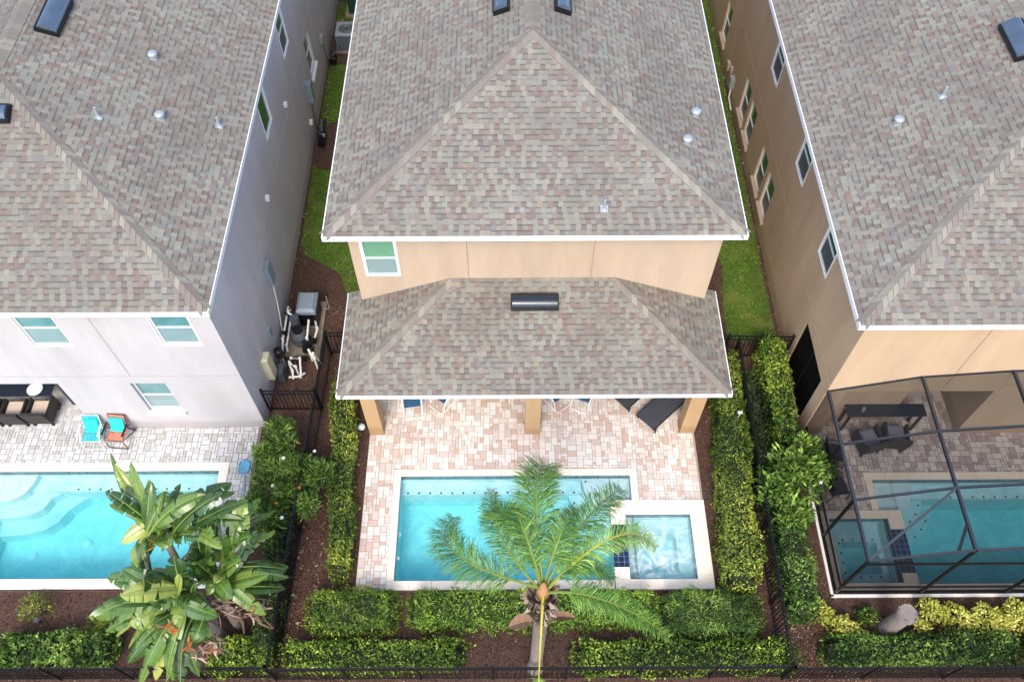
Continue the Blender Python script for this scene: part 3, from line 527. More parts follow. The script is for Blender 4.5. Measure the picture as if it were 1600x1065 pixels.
for h, sl in zip(wf[:3], (0, 0, 'w')): window(L, (x0, yf, 0), U, (0, -1, 0), *h[:4], h[4], 'teal_reflect_glass', 'pale_glass', sl)
for h, sl in zip(we, (0, 0, 'w')): window(L, (x1, yf, 0), (0, 1, 0), (1, 0, 0), *h[:4], h[4], 'green_glass', 'dark_glass' if h is not we[1] else 'green_glass', sl, label='fully green reflecting window' if h is we[1] else None, mid=h is not we[1])
joints(L, [((x0, yf - .002, 2.88), (x1, yf - .002, 2.88)), ((x1 + .002, yf, 3.2), (x1 + .002, 37, 3.2)), ((-9.85, yf - .002, 2.9), (-9.85, yf - .002, 5.9)), ((x1 + .002, 12.9, 3.2), (x1 + .002, 12.9, 5.9))][:3], MT['joint_g'])
mx = MB(); mx.box(x1 + .002, x1 + .16, 14.92, 15.28, 2.0, 2.78); mx.build('meter_box', MT['grey_box'], L); mx = MB(); mx.tube([(-6.93, 15.1, 2.0), (-6.93, 14.9, 1.2), (-6.93, 14.5, .3)], .02).build('conduit', MT['pvc'], L)
MB().box(x1 + .002, x1 + .12, 13.60, 13.80, 1.25, 1.6).build('junction_box', MT['grey_box'], L)
MB().box(x1 + .002, x1 + .2, 12.6, 12.95, .55, 1.6, bev=.06).build('control_box', MT['beige'], L)
mx = MB(); mx.box(x1 + .002, x1 + .2, 23.35, 23.62, 1.35, 2.15).build('meter_box', MT['grey_box'], L); MB().tube([(-6.93, 23.5, 1.35), (-6.95, 23.3, 0)], .025).build('conduit', MT['grey_dk'], L)
for y, z in ((20.75, 3.6), (16.9, 3.55), (22.9, .9)): MB().box(x1 + .002, x1 + .1, y - .07, y + .07, z - .06, z + .08).build('wall_vent', MT['white'], L)
MB().box(x1 + .002, x1 + .1, 26.7, 26.95, 1.2, 1.5).build('disconnect_box', MT['galv'], L)
MB().tube([(-6.93, 26.8, 1.2), (-6.88, 26.7, .5), (-6.8, 27.1, .35), (-6.5, 27.6, .4)], .025).build('refrigerant_line', MT['grey_dk'], L)
def onL(x, y, e=-6.83): return (x, y, 6.14 + PITCH * (e - x))
for x, y, kd in ((-9.35, 18.6, 'dome'), (-8.79, 16.55, 'dome'), (-10.05, 16.08, 'pipe'), (-7.5, 16.8, 'pipe')): vent(L, onL(x, y), kd, (-PITCH, 0, 1))
skylight(L, onL(-11.72, 19.1), (0, 1, 0), (-1, 0, PITCH), .66, .25)
skylight(L, (-12.45, 15.62, 6.14 + PITCH * 4.52), (1, 0, 0), nS, .6, .19)
# --- tan house on the right
Rr = empty('house', (12, 20, 0), 'tan brown stucco house on the right with a large dark side opening', 'house')
x0, x1, yf = 8.33, 19.0, 11.06; b = MB()
wr = [(8.86 - x0, 12.75 - x0, -.011, 2.42, 3.0)]
wall_sheet(b, (x0, yf, 0), (1, 0, 0), x1 - x0, -.1, 6.0, wr, (0, -1, 0), .05)
# west wall: u runs from front (south) northwards
ww = [(u0 - yf, u1 - yf, a, c_, d) for u0, u1, a, c_, d in [(21.0, 21.9, 4.02, 5.5, .05), (16.85, 17.75, 4.02, 5.5, .05), (13.6, 14.5, 4.02, 5.5, .05), (27.35, 28.2, .55, 2.05, .1), (23.0, 23.85, .6, 2.1, .1), (21.85, 22.7, .6, 2.1, .1), (19.65, 20.5, .6, 2.1, .1), (18.5, 19.35, .6, 2.1, .1), (11.50, 13.40, -.01, 2.24, 2.6)]]
wall_sheet(b, (x0, yf, 0), (0, 1, 0), 38 - yf, -.1, 6.0, ww, (-1, 0, 0), .05)
b.poly([(x1, yf, -.1), (x1, 38, -.1), (x1, 38, 6), (x1, yf, 6)]); b.poly([(x0, 38, -.1), (x0, 38, 6), (x1, 38, 6), (x1, 38, -.1)]); b.build('wall', MT['st_tan2'], Rr)
hip_roof(Rr, 7.87, 18.6, 10.66, 38.6, 6.12, 55)
for i, h in enumerate(ww[:8]): window(Rr, (x0, yf, 0), (0, 1, 0), (-1, 0, 0), *h[:4], h[4], 'green_glass', 'dark_glass', 't' if i > 2 else False)
MB().box(x0 + .04, x0 + .06, 11.50, 13.40, 0, 2.24).build('porch_screen', MT['screen_dk'], Rr)
MB().box(x0 + .02, x0 + .08, 12.43, 12.48, 0, 2.22).box(x0 + .02, x0 + .08, 11.50, 11.55, 0, 2.22).box(x0 + .02, x0 + .08, 13.35, 13.40, 0, 2.22).build('porch_screen_frame', MT['black'], Rr)
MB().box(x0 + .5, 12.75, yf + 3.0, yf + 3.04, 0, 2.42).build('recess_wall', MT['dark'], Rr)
joints(Rr, [((x0 - .002, yf, 2.66), (x0 - .002, 26.2, 2.66)), ((x0 - .002, 26.4, 0.1), (x0 - .002, 26.4, 5.9)), ((11.33, yf - .002, 2.4), (11.33, yf - .002, 5.9)), ((12.9, yf - .002, 2.75), (x1, yf - .002, 2.75))], MT['joint'])
MB().box(x0 - .1, x0 - .002, 26.0, 26.25, .5, .8).build('wall_vent', MT['st_tan'], Rr); MB().box(x0 - .08, x0 - .002, 25.6, 25.75, .7, .95).build('wall_vent', MT['st_tan'], Rr)
MB().box(x0 - .16, x0 - .002, 25.0, 25.3, .5, .9).build('meter_box', MT['galv'], Rr); MB().tube([(x0 - .05, 25.1, .5), (x0 - .15, 24.8, .3), (x0 - .1, 24.3, .1)], .025).build('conduit', MT['pvc'], Rr)
def onR(x, y): return (x, y, 6.12 + PITCH * (x - 7.87))
vent(Rr, onR(9.82, 16.3), 'dome', (PITCH, 0, 1)); vent(Rr, onR(10.92, 16.8), 'pipe', (PITCH, 0, 1)); skylight(Rr, onR(12.85, 17.95), (0, 1, 0), (1, 0, PITCH), .62, .24)

# ------------------------------------------------------------------ pools
def rim(b, x0, x1, y0, y1, w, z0=-.1, z1=.012, sides='NSEW', mi=0):
    """coping stones round a rectangle of water"""
    def run(a0, a1, fix0, fix1, horiz):
        n = max(1, round((a1 - a0) / .61)); st = (a1 - a0) / n
        for i in range(n):
            g = .0015; p, q = a0 + i * st + g, a0 + (i + 1) * st - g
            if horiz: b.box(p, q, fix0, fix1, z0, z1, bev=.008, val=random.random())
            else: b.box(fix0, fix1, p, q, z0, z1, bev=.008, val=random.random())
    if 'N' in sides: run(x0 - w, x1 + w, y1, y1 + w, True)
    if 'S' in sides: run(x0 - w, x1 + w, y0 - w, y0, True)
    if 'W' in sides: run(y0, y1, x0 - w, x0, False)
    if 'E' in sides: run(y0, y1, x1, x1 + w, False)
def basin(b, x0, x1, y0, y1, depth, mat=None):
    z = -depth
    b.poly([(x0, y0, z), (x1, y0, z), (x1, y1, z), (x0, y1, z)])
    for p, q in (((x0, y0), (x1, y0)), ((x1, y0), (x1, y1)), ((x1, y1), (x0, y1)), ((x0, y1), (x0, y0))): b.poly([(p[0], p[1], z), (q[0], q[1], z), (q[0], q[1], 0), (p[0], p[1], 0)])
def curvestep(b, cx, cy, pts_fn, z0, z1):
    top = [(x, y, z1) for x, y in pts_fn]; b.poly(top); n = len(top)
    for i in range(n): a, c = top[i], top[(i + 1) % n]; b.poly([(a[0], a[1], z0), (c[0], c[1], z0), c, a])
def band(b, x0, x1, y0, y1, e=.004):
    for bx in ((x0, x1, y1 - .012, y1 - e), (x0, x1, y0 + e, y0 + .012), (x0 + e, x0 + .012, y0 + .012, y1 - .012), (x1 - .012, x1 - e, y0 + .012, y1 - .012)): b.box(*bx, -.2, -.012)
def studs(b, pts, z):
    for x, y in pts: b.box(x - .025, x + .025, y - .025, y + .025, z, z + .006)
def shelf_curve(x0, y1, xs, ys, sgn, n=14):
    """concave-convex (S shaped) front of a corner sun shelf; corner at (x0,y1), sgn = -1 shelf grows to -x"""
    return None
def water_box(root, x0, x1, y0, y1, z, mat, depth):
    e = .03; return MB().box(x0 - e, x1 + e, y0 - e, y1 + e, -depth - .04, z).build('water', mat, root)
WZ = -.07
# middle pool
P = empty('swimming_pool', (0, 8.3, 0), 'rectangular turquoise pool behind the palm with cream coping', 'swimming pool')
b = MB(); basin(b, -3.03, 3.33, 6.87, 9.8, 1.25)
b.box(-3.03, 2.0, 9.42, 9.8, -1.25, -.42)
arc = lambda cx, cy, rx, ry, a0, a1, n=12: [(cx + rx * math.cos(R(a0 + (a1 - a0) * i / n)), cy + ry * math.sin(R(a0 + (a1 - a0) * i / n))) for i in range(n + 1)]
curvestep(b, 0, 0, [(3.33, 8.6), (3.33, 9.8)] + arc(3.33, 9.8, 1.32, 1.20, 180, 270), -1.25, -.22)
curvestep(b, 0, 0, [(3.33, 8.25), (3.33, 9.79)] + arc(3.33, 9.79, 1.75, 1.54, 180, 270), -1.25, -.55)
curvestep(b, 0, 0, [(3.33, 7.9), (3.33, 9.78)] + arc(3.33, 9.78, 2.2, 1.88, 180, 270), -1.25, -.88)
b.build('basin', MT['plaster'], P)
b = MB(); band(b, -3.03, 3.33, 6.87, 9.8); b.build('waterline_tile', MT['band'], P)
b = MB(); studs(b, [(-2.86 + i * .31, 9.47) for i in range(16)], -.42); studs(b, arc(3.33, 9.79, 1.68, 1.47, 188, 265, 5), -.55); studs(b, arc(3.33, 9.8, 1.22, 1.10, 185, 262, 4), -.22); studs(b, arc(3.33, 9.78, 2.1, 1.8, 188, 262, 6), -.88); b.build('marker_tile', MT['studs'], P)
water_box(P, -3.03, 3.33 - .61 + .03, 6.87, 9.8, WZ, MT['water'], 1.25)
# (spa wall occupies x 2.72..3.12 up to y 9.06; the corner north of it is still pool)
b = MB(); e = .03; b.box(2.78, 3.36, 9.0, 9.83, -1.29, WZ); b.build('water', MT['water'], P)
b = MB(); rim(b, -3.03, 3.33, 6.87, 9.8, .2, sides='N'); rim(b, -3.03, 2.7, 6.87, 9.8, .2, sides='W')
for i in range(10): x = -3.23 + i * .593; b.box(x + .002, x + .591, 6.63, 6.868, -.1, .012, bev=.008)
b.box(3.33, 3.53, 9.06, 9.798, -.1, .012, bev=.008); b.build('coping', MT['coping'], P)
for y in (8.2, 7.55): MB().cyl((-3.0, y), .05, -.3, -.22, 12).build('return_jet', MT['white'], P)
MB().cyl((0.9, 8.3), .12, -1.25, -1.23, 20).build('floor_drain', MT['white'], P)
Sp = empty('hot_tub', (4, 7.8, 0), 'square hot tub with churning white foam beside the middle pool', 'hot tub')
b = MB(); basin(b, 3.12, 4.87, 6.88, 8.65, .95)
for q in ((3.12, 4.87, 8.25, 8.65), (3.12, 4.87, 6.88, 7.2), (3.12, 3.45, 7.2, 8.25), (4.5, 4.87, 7.2, 8.25)): b.box(*q, -.95, -.45)
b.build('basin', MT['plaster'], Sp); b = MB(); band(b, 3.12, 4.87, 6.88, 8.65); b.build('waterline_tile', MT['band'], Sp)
water_box(Sp, 3.12, 4.87, 6.88, 8.65, -.06, MT['foam'], .95)
b = MB()
for x0, x1, y0, y1 in ((2.72, 3.36, 8.652, 9.06), (3.362, 4.0, 8.652, 9.06), (4.002, 4.63, 8.652, 9.06), (4.632, 5.29, 8.652, 9.06), (4.872, 5.29, 7.8, 8.65), (4.872, 5.29, 7.0, 7.798), (4.872, 5.29, 6.61, 6.998), (2.72, 3.36, 6.61, 6.878), (3.362, 4.0, 6.61, 6.878), (4.002, 4.87, 6.61, 6.878), (2.72, 3.118, 6.88, 7.2), (2.72, 3.118, 8.38, 8.65)): b.box(x0, x1, y0, y1, -.1, .026, bev=.008)
b.box(2.74, 3.1, 6.89, 8.64, -1.3, -.1); b.build('coping', MT['coping'], Sp)
MB().box(2.735, 3.112, 7.202, 8.378, -.2, -.035).build('spillway', MT['bluetile'], Sp)
# left pool
P = empty('swimming_pool', (-12, 8.3, 0), 'large turquoise pool with curved entry steps and white coping beside the grey house', 'swimming pool')
b = MB(); basin(b, -19, -8.12, 6.97, 10.0, 1.3); b.box(-13.9, -8.12, 9.58, 10.0, -1.3, -.42)
def scurve(ox, oy, k): return [(ox + .0, 10.0)] + [(ox + (-.05 - .10 * math.sin(t * math.pi)) * k - .55 * t ** 2.2, 10.0 - (10.0 - oy) * t) for t in [i / 12 for i in range(13)]]
curvestep(b, 0, 0, [(-19, 6.98), (-19, 10.0), (-13.25, 10.0), (-13.3, 9.75), (-13.42, 9.5), (-13.6, 9.32), (-13.85, 9.22), (-14.1, 9.2), (-14.6, 9.2), (-14.7, 6.98)], -1.3, -.2)
curvestep(b, 0, 0, [(-14.75, 6.99), (-14.75, 9.99), (-12.3, 9.99), (-12.35, 9.72), (-12.6, 9.58), (-12.85, 9.4), (-13.0, 9.1), (-13.3, 8.92), (-13.7, 8.85), (-14.25, 8.82), (-14.3, 6.99)], -1.3, -.52)
curvestep(b, 0, 0, [(-14.8, 7.0), (-14.8, 9.98), (-11.9, 9.98), (-11.95, 9.6), (-12.2, 9.42), (-12.45, 9.2), (-12.65, 8.85), (-12.95, 8.62), (-13.4, 8.5), (-14.2, 8.42), (-14.25, 7.0)], -1.3, -.85)
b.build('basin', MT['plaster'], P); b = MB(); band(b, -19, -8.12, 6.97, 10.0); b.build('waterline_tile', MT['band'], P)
b = MB(); studs(b, [(-8.4 - i * .31, 9.64) for i in range(13)], -.42); b.build('marker_tile', MT['studs'], P)
water_box(P, -19, -8.12, 6.97, 10.0, WZ, MT['water'], 1.3)
b = MB(); rim(b, -19, -8.12, 6.97, 10.0, .26, sides='NSE'); b.build('coping', MT['coping_w'], P)
for x, y in ((-11.89, 8.36), (-13.31, 7.99)):
    MB().cyl((x, y), .13, -1.3, -1.27, 20).cyl((x, y), .09, -1.27, -1.24, 20).build('floor_drain', MT['white'], P)
# right pool and tub
P = empty('swimming_pool', (14, 8.3, 0), 'turquoise pool dimmed by the dark screen enclosure', 'swimming pool')
b = MB(); basin(b, 10.04, 19, 6.72, 9.62, 1.3); b.box(11.2, 19, 9.22, 9.62, -1.3, -.42)
curvestep(b, 0, 0, [(10.04, 9.62), (10.04, 8.5)] + arc(10.04, 9.62, 1.15, 1.12, 270, 360), -1.3, -.22)
curvestep(b, 0, 0, [(10.04, 9.61), (10.04, 8.15)] + arc(10.04, 9.61, 1.55, 1.46, 270, 360), -1.3, -.55)
curvestep(b, 0, 0, [(10.04, 9.6), (10.04, 7.8)] + arc(10.04, 9.6, 1.95, 1.8, 270, 360), -1.3, -.88)
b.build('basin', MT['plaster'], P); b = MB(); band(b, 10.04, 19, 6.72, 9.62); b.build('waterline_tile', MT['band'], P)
b = MB(); studs(b, [(12.3 + i * .31, 9.27) for i in range(12)], -.42); studs(b, arc(10.04, 9.61, 1.47, 1.38, 276, 350, 6), -.55); studs(b, arc(10.04, 9.6, 1.86, 1.7, 280, 350, 7), -.88); b.build('marker_tile', MT['studs'], P)
water_box(P, 10.63, 19, 6.72, 9.62, WZ, MT['water_r'], 1.3); MB().box(10.01, 10.598, 8.72, 9.65, -1.34, WZ).build('water', MT['water_r'], P)
b = MB(); rim(b, 10.04, 19, 6.72, 9.62, .22, sides='N'); b.box(9.84, 10.038, 8.74, 9.618, -.1, .012, bev=.008)
for i in range(14): x = 10.6 + i * .6; b.box(x + .002, x + .598, 6.5, 6.718, -.1, .012, bev=.008)
b.build('coping', MT['coping_t'], P)
Sp = empty('hot_tub', (9.4, 7.6, 0), 'still square hot tub in the corner of the dark screen enclosure', 'hot tub')
b = MB(); basin(b, 8.60, 10.20, 6.75, 8.50, .95)
for q in ((8.6, 10.2, 8.0, 8.5), (8.6, 10.2, 6.75, 7.1), (8.6, 8.95, 7.1, 8.0), (9.9, 10.2, 7.1, 8.0)): b.box(*q, -.95, -.42)
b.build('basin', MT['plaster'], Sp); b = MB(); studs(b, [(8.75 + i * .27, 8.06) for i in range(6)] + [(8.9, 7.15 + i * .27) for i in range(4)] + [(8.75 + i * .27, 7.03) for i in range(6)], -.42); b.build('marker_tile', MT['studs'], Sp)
water_box(Sp, 8.60, 10.20, 6.75, 8.50, WZ, MT['water_r'], .95); b = MB(); band(b, 8.6, 10.2, 6.75, 8.5); b.build('waterline_tile', MT['band'], Sp)
b = MB()
for q in ((8.36, 8.99, 8.502, 8.73), (8.992, 9.6, 8.502, 8.73), (9.602, 10.6, 8.502, 8.73), (8.36, 8.598, 6.5, 7.5), (8.36, 8.598, 7.502, 8.5), (8.6, 9.6, 6.5, 6.748), (9.602, 10.59, 6.5, 6.748), (10.202, 10.6, 8.2, 8.5), (10.202, 10.59, 6.75, 7.0)): b.box(*q, -.1, .026, bev=.008)
b.box(10.21, 10.58, 6.76, 8.49, -1.3, -.1); b.build('coping', MT['coping_t'], Sp); MB().box(10.205, 10.595, 7.002, 8.198, -.2, -.03).build('spillway', MT['bluetile'], Sp)

# ------------------------------------------------------------------ screen enclosure
E_ = empty('screen_enclosure', (8.36, 6.48, 0), 'dark bronze framed screen cage over the right pool and patio', 'screen enclosure')
XS = [8.36, 10.55, 12.75, 14.95, 17.15, 19.0]; ZS = [2.52, 3.22, 3.50, 3.62, 3.66, 3.66]; YS = [6.5, 8.02, 9.51, 11.06]
for i, (x, z) in enumerate(zip(XS, ZS)): MB().box(x - .03, x + .03, YS[0], YS[-1], z - .1, z).build('rafter', MT['bronze'], E_)
for j, y in enumerate(YS):
    b = MB()
    for i in range(5): b.bar((XS[i] + .02, y, ZS[i] - .04), (XS[i + 1] - .02, y, ZS[i + 1] - .04), .05, .07)
    b.build('purlin', MT['bronze'], E_)
for x, z in zip(XS, ZS): MB().box(x - .03, x + .03, YS[0] - .03, YS[0] + .03, 0, z - .1).build('post', MT['black'], E_)
for y in (8.02, 9.51): MB().box(XS[0] - .03, XS[0] + .03, y - .03, y + .03, 0, 2.43).build('post', MT['black'], E_)
b = MB(); b.box(XS[0], 19, YS[0] - .02, YS[0] + .02, .42, .48).box(XS[0], 19, YS[0] - .02, YS[0] + .02, 2.2, 2.27).box(XS[0] - .02, XS[0] + .02, YS[0] + .04, 11.1, .42, .48).box(XS[0] - .03, 19, YS[0] - .035, YS[0] + .035, .0, .05).box(XS[0] - .03, XS[0] + .03, YS[0] + .04, 11.1, 0, .05); b.build('rail', MT['black'], E_)
MB().bar((XS[0] + .03, YS[0] + .03, ZS[0] - .03), (XS[1] - .03, YS[1] - .02, ZS[1] - .03), .06, .06).build('brace', MT['bronze'], E_); MB().bar((XS[1], 7.15, ZS[1] - .06), (10.22, YS[0] + .03, 3.05), .06, .06).build('brace', MT['bronze'], E_)
b = MB()
for i in range(5):
    b.poly([(XS[i], YS[0], ZS[i] - .02), (XS[i + 1], YS[0], ZS[i + 1] - .02), (XS[i + 1], YS[-1], ZS[i + 1] - .02), (XS[i], YS[-1], ZS[i] - .02)])
b.build('mesh_panel', MT['screen'], E_); b = MB()
for i in range(5): b.poly([(XS[i], YS[0], .0), (XS[i + 1], YS[0], .0), (XS[i + 1], YS[0], ZS[i + 1] - .02), (XS[i], YS[0], ZS[i] - .02)])
b.poly([(XS[0], YS[0], 0), (XS[0], YS[-1], 0), (XS[0], YS[-1], ZS[0] - .02), (XS[0], YS[0], ZS[0] - .02)]); b.build('side_mesh', MT['screen_side'], E_)
MB().box(8.24, 8.31, 6.40, 11.1, -.08, .0).box(8.24, 19, 6.38, 6.455, -.08, .0).build('footing_curb', MT['coping_w'], E_)

# ------------------------------------------------------------------ fences
def fence(name, A, B, label, h=1.2, postgap=1.85, z=GZ, cat='fence'):
    A, B = Vector((*A, z)), Vector((*B, z)); root = empty(name, tuple(A), label, cat); d = B - A; L_ = d.length; d.normalize()
    n = max(1, round(L_ / postgap))
    for i in range(n + 1):
        p = A + d * (L_ * i / n); MB().obox(p + Vector((0, 0, h / 2 + .02)), d, (-d.y, d.x, 0), (0, 0, 1), .027, .027, h / 2 + .02).obox(p + Vector((0, 0, h + .05)), d, (-d.y, d.x, 0), (0, 0, 1), .034, .034, .012).build('post', MT['black'], root)
    for zz in (h - .02, h - .2, .12): MB().bar(A + Vector((0, 0, zz)), B + Vector((0, 0, zz)), .028, .035).build('rail', MT['black'], root)
    b = MB(); m = int(L_ / .11)
    for i in range(1, m):
        p = A + d * (L_ * i / m); b.obox(p + Vector((0, 0, h / 2 + .02)), d, (-d.y, d.x, 0), (0, 0, 1), .009, .009, h / 2 - .05)
    b.build('pickets', MT['black'], root); return root
fence('metal_fence', (-14.5, 4.5), (-5.73, 4.5), 'black metal fence along the bottom edge below the paddle-leaved plant')
fence('metal_fence', (-5.73, 4.46), (6.62, 4.46), 'long black metal fence along the bottom edge behind the palm trunk')
fence('metal_fence', (6.62, 4.42), (14.5, 4.40), 'black metal fence along the bottom edge below the golden shrubs')
fence('metal_fence', (-5.73, 4.5), (-5.40, 13.8), 'long black metal fence running past the flowering shrub toward the pool pump')
fence('metal_fence', (-6.98, 11.9), (-5.5, 11.9), 'short black metal fence butting against the grey house wall')
fence('metal_gate', (-5.4, 13.85), (-4.15, 13.85), 'black metal gate between pump area and porch roof corner', cat='gate', postgap=.65)
fence('metal_gate', (5.5, 13.7), (8.30, 13.62), 'black metal gate closing the bright green side lawn', cat='gate', postgap=.95)
fence('metal_fence', (6.62, 4.42), (6.70, 13.55), 'black metal fence running between the two right hedges')

# ------------------------------------------------------------------ plants
def hedge(name, cx, cy, lx, ly, h, mat, label, shear=0.0, taper=0.0, dens=560, leaf=(.06, .028), p=6, seed=1, lump=.115, group=None, core='core', rot=0, cat='hedge', up=0.0):
    """superellipsoid hedge body; shear moves x with y"""
    root = empty(name, (cx, cy, GZ), label, cat, group); A = 2 * (lx * ly + lx * h + ly * h) * .8; n = int(A * dens * .95)
    r = np.random.default_rng(seed); hx, hy = lx / 2, ly / 2
    ar = np.array([ly * h, ly * h, lx * h, lx * h, lx * ly * 1.4]); f = r.choice(5, n, p=ar / ar.sum()); q = r.uniform(-1, 1, (n, 3))
    q[:, 2] = np.where(f == 4, 1, q[:, 2]); q[:, 0] = np.where(f == 0, -1, np.where(f == 1, 1, q[:, 0])); q[:, 1] = np.where(f == 2, -1, np.where(f == 3, 1, q[:, 1]))
    def shape(q):
        nrm = (np.abs(q[:, :2]) ** p).sum(1, keepdims=True) + np.abs(q[:, 2:3]) ** 6 * (q[:, 2:3] > 0); s = q / nrm ** (1 / p); return s
    s = shape(q); X = np.stack([s[:, 0] * hx, s[:, 1] * hy, (s[:, 2] + 1) / 2 * h], 1)
    N = np.stack([np.sign(s[:, 0]) * np.abs(s[:, 0]) ** 5 * 1.0, np.sign(s[:, 1]) * np.abs(s[:, 1]) ** 5, np.maximum(0, s[:, 2]) ** 5 + .05], 1); N /= np.linalg.norm(N, axis=1, keepdims=True)
    wob = smooth_noise(X + np.array([cx, cy, 0]), 3.5, seed + 9) * lump + smooth_noise(X + cx, 11, seed + 5) * lump * .45
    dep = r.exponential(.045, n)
    poke = (r.random(n) < .05) * r.uniform(.02, .10, n); X = X + N * (wob - dep + .02 + poke)[:, None]
    X[:, 0] = X[:, 0] * (1 - taper * X[:, 1] / max(hy, .01) * .5) + shear * X[:, 1]
    if rot: c, s_ = math.cos(rot), math.sin(rot); X[:, :2] = np.stack([X[:, 0] * c - X[:, 1] * s_, X[:, 0] * s_ + X[:, 1] * c], 1)
    v = np.clip(.46 + .26 * smooth_noise(X + cx, 6, seed + 3) + .32 * smooth_noise(X + cx, 1.3, seed + 4) - dep * 1.6 + r.normal(size=n) * .25, 0, 1)  # leaves deeper in the body coloured darker, shade of the gaps painted in
    T = N * .12 + rdirs(n) * 1.0 + np.array([0, 0, .12 + up * .4]); NN = N * 1.3 + rdirs(n) * .75
    L = r.uniform(.7, 1.5, n) * leaf[0] * 1.3; leafmesh('foliage', X, T, NN, L, r.uniform(.7, 1.2, n) * leaf[1] * 1.25, v, mat, root)
    # twiggy body under the leaves
    b = MB(); K, J = 26, 8
    g = []
    for j in range(J + 1):
        row = []
        for k in range(K):
            a = 2 * math.pi * k / K; ca, sa = math.cos(a), math.sin(a); t = j / J; rad = (1 - max(0, t * 1.0) ** 7) ** (1 / 5)
            m_ = (abs(ca) ** p + abs(sa) ** p) ** (1 / p); x, y = ca / m_ * rad * (hx - .12), sa / m_ * rad * (hy - .12); x = x * (1 - taper * y / max(hy, .01) * .5) + shear * y
            if rot: x, y = x * math.cos(rot) - y * math.sin(rot), x * math.sin(rot) + y * math.cos(rot)
            row.append((x + random.uniform(-.02, .02), y + random.uniform(-.02, .02), t * (h - .12)))
        g.append(row)
    for j in range(J):
        for k in range(K): b.poly([g[j][k], g[j][(k + 1) % K], g[j + 1][(k + 1) % K], g[j + 1][k]])
    b.poly(g[-1]); b.build('branches', MT[core], root, off=(0, 0, 0))
    return root
hedge('hedge', -4.60, 9.9, .62, 6.2, .72, MT['lf_yel'], 'long narrow clipped hedge along the left side of the middle patio', shear=-.075, seed=1, dens=620, p=8)
hedge('hedge', -3.98, 5.98, 2.3, 1.05, .7, MT['lf_green'], 'rounded grassy green hedge at the bottom left corner of the middle patio', seed=2, p=4, up=.3, leaf=(.085, .016), dens=700)
hedge('hedge', .55, 6.0, 6.3, .85, .68, MT['lf_fine'], 'long bright green clipped hedge directly below the middle pool', seed=3, p=9, up=.3, leaf=(.075, .016), dens=760)
hedge('hedge', 4.95, 5.86, 2.55, 1.1, .78, MT['lf_deep'], 'shaggy dark green hedge below the hot tub with foam', seed=4, p=4, up=.5, leaf=(.11, .015), dens=720)
hedge('hedge', -3.35, 4.92, 4.5, .68, .62, MT['lf_green'], 'low hedge against the bottom fence, left of the palm trunk', seed=5, p=8, leaf=(.055, .034))
hedge('hedge', 4.25, 4.86, 5.5, .72, .62, MT['lf_green'], 'low hedge against the bottom fence, right of the palm trunk', seed=6, p=8, leaf=(.055, .034))
hedge('hedge', 6.1, 9.9, .88, 7.0, .95, MT['lf_yel'], 'long thick olive yellow hedge right of the middle patio', shear=.075, taper=.28, seed=7, dens=640, p=8)
hedge('hedge', 7.62, 12.1, .62, 3.4, 1.3, MT['lf_green'], 'tall narrow hedge beside the dark side opening of the right house', shear=.03, seed=8, p=5, leaf=(.07, .03))
hedge('hedge', 7.25, 7.0, .72, 2.7, 1.15, MT['lf_deep'], 'tall dark green hedge beside the corner of the screen enclosure', shear=.0, seed=9, p=5, leaf=(.07, .028))
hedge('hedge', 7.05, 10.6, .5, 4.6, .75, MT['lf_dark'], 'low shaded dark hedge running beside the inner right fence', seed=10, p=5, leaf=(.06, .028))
hedge('hedge', 10.1, 5.0, 4.9, .72, .6, MT['lf_deep'], 'low dark green hedge below the golden shrubs', seed=11, p=7, leaf=(.07, .035))
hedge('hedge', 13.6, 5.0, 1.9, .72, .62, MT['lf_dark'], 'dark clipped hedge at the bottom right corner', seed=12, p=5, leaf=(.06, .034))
hedge('hedge', -11.1, 5.12, 2.9, .75, .6, MT['lf_deep'], 'low hedge against the bottom fence below the left pool', seed=13, p=5, leaf=(.08, .045))
hedge('hedge', -6.55, 4.95, 1.5, .85, .65, MT['lf_green'], 'hedge against the bottom fence right of the paddle-leaved plant', seed=14, p=5, leaf=(.07, .045))
hedge('hedge', -6.05, 7.0, .55, 4.4, .75, MT['lf_dark'], 'dark shaded hedge along the fence left of the middle yard', seed=15, p=5, leaf=(.08, .03))
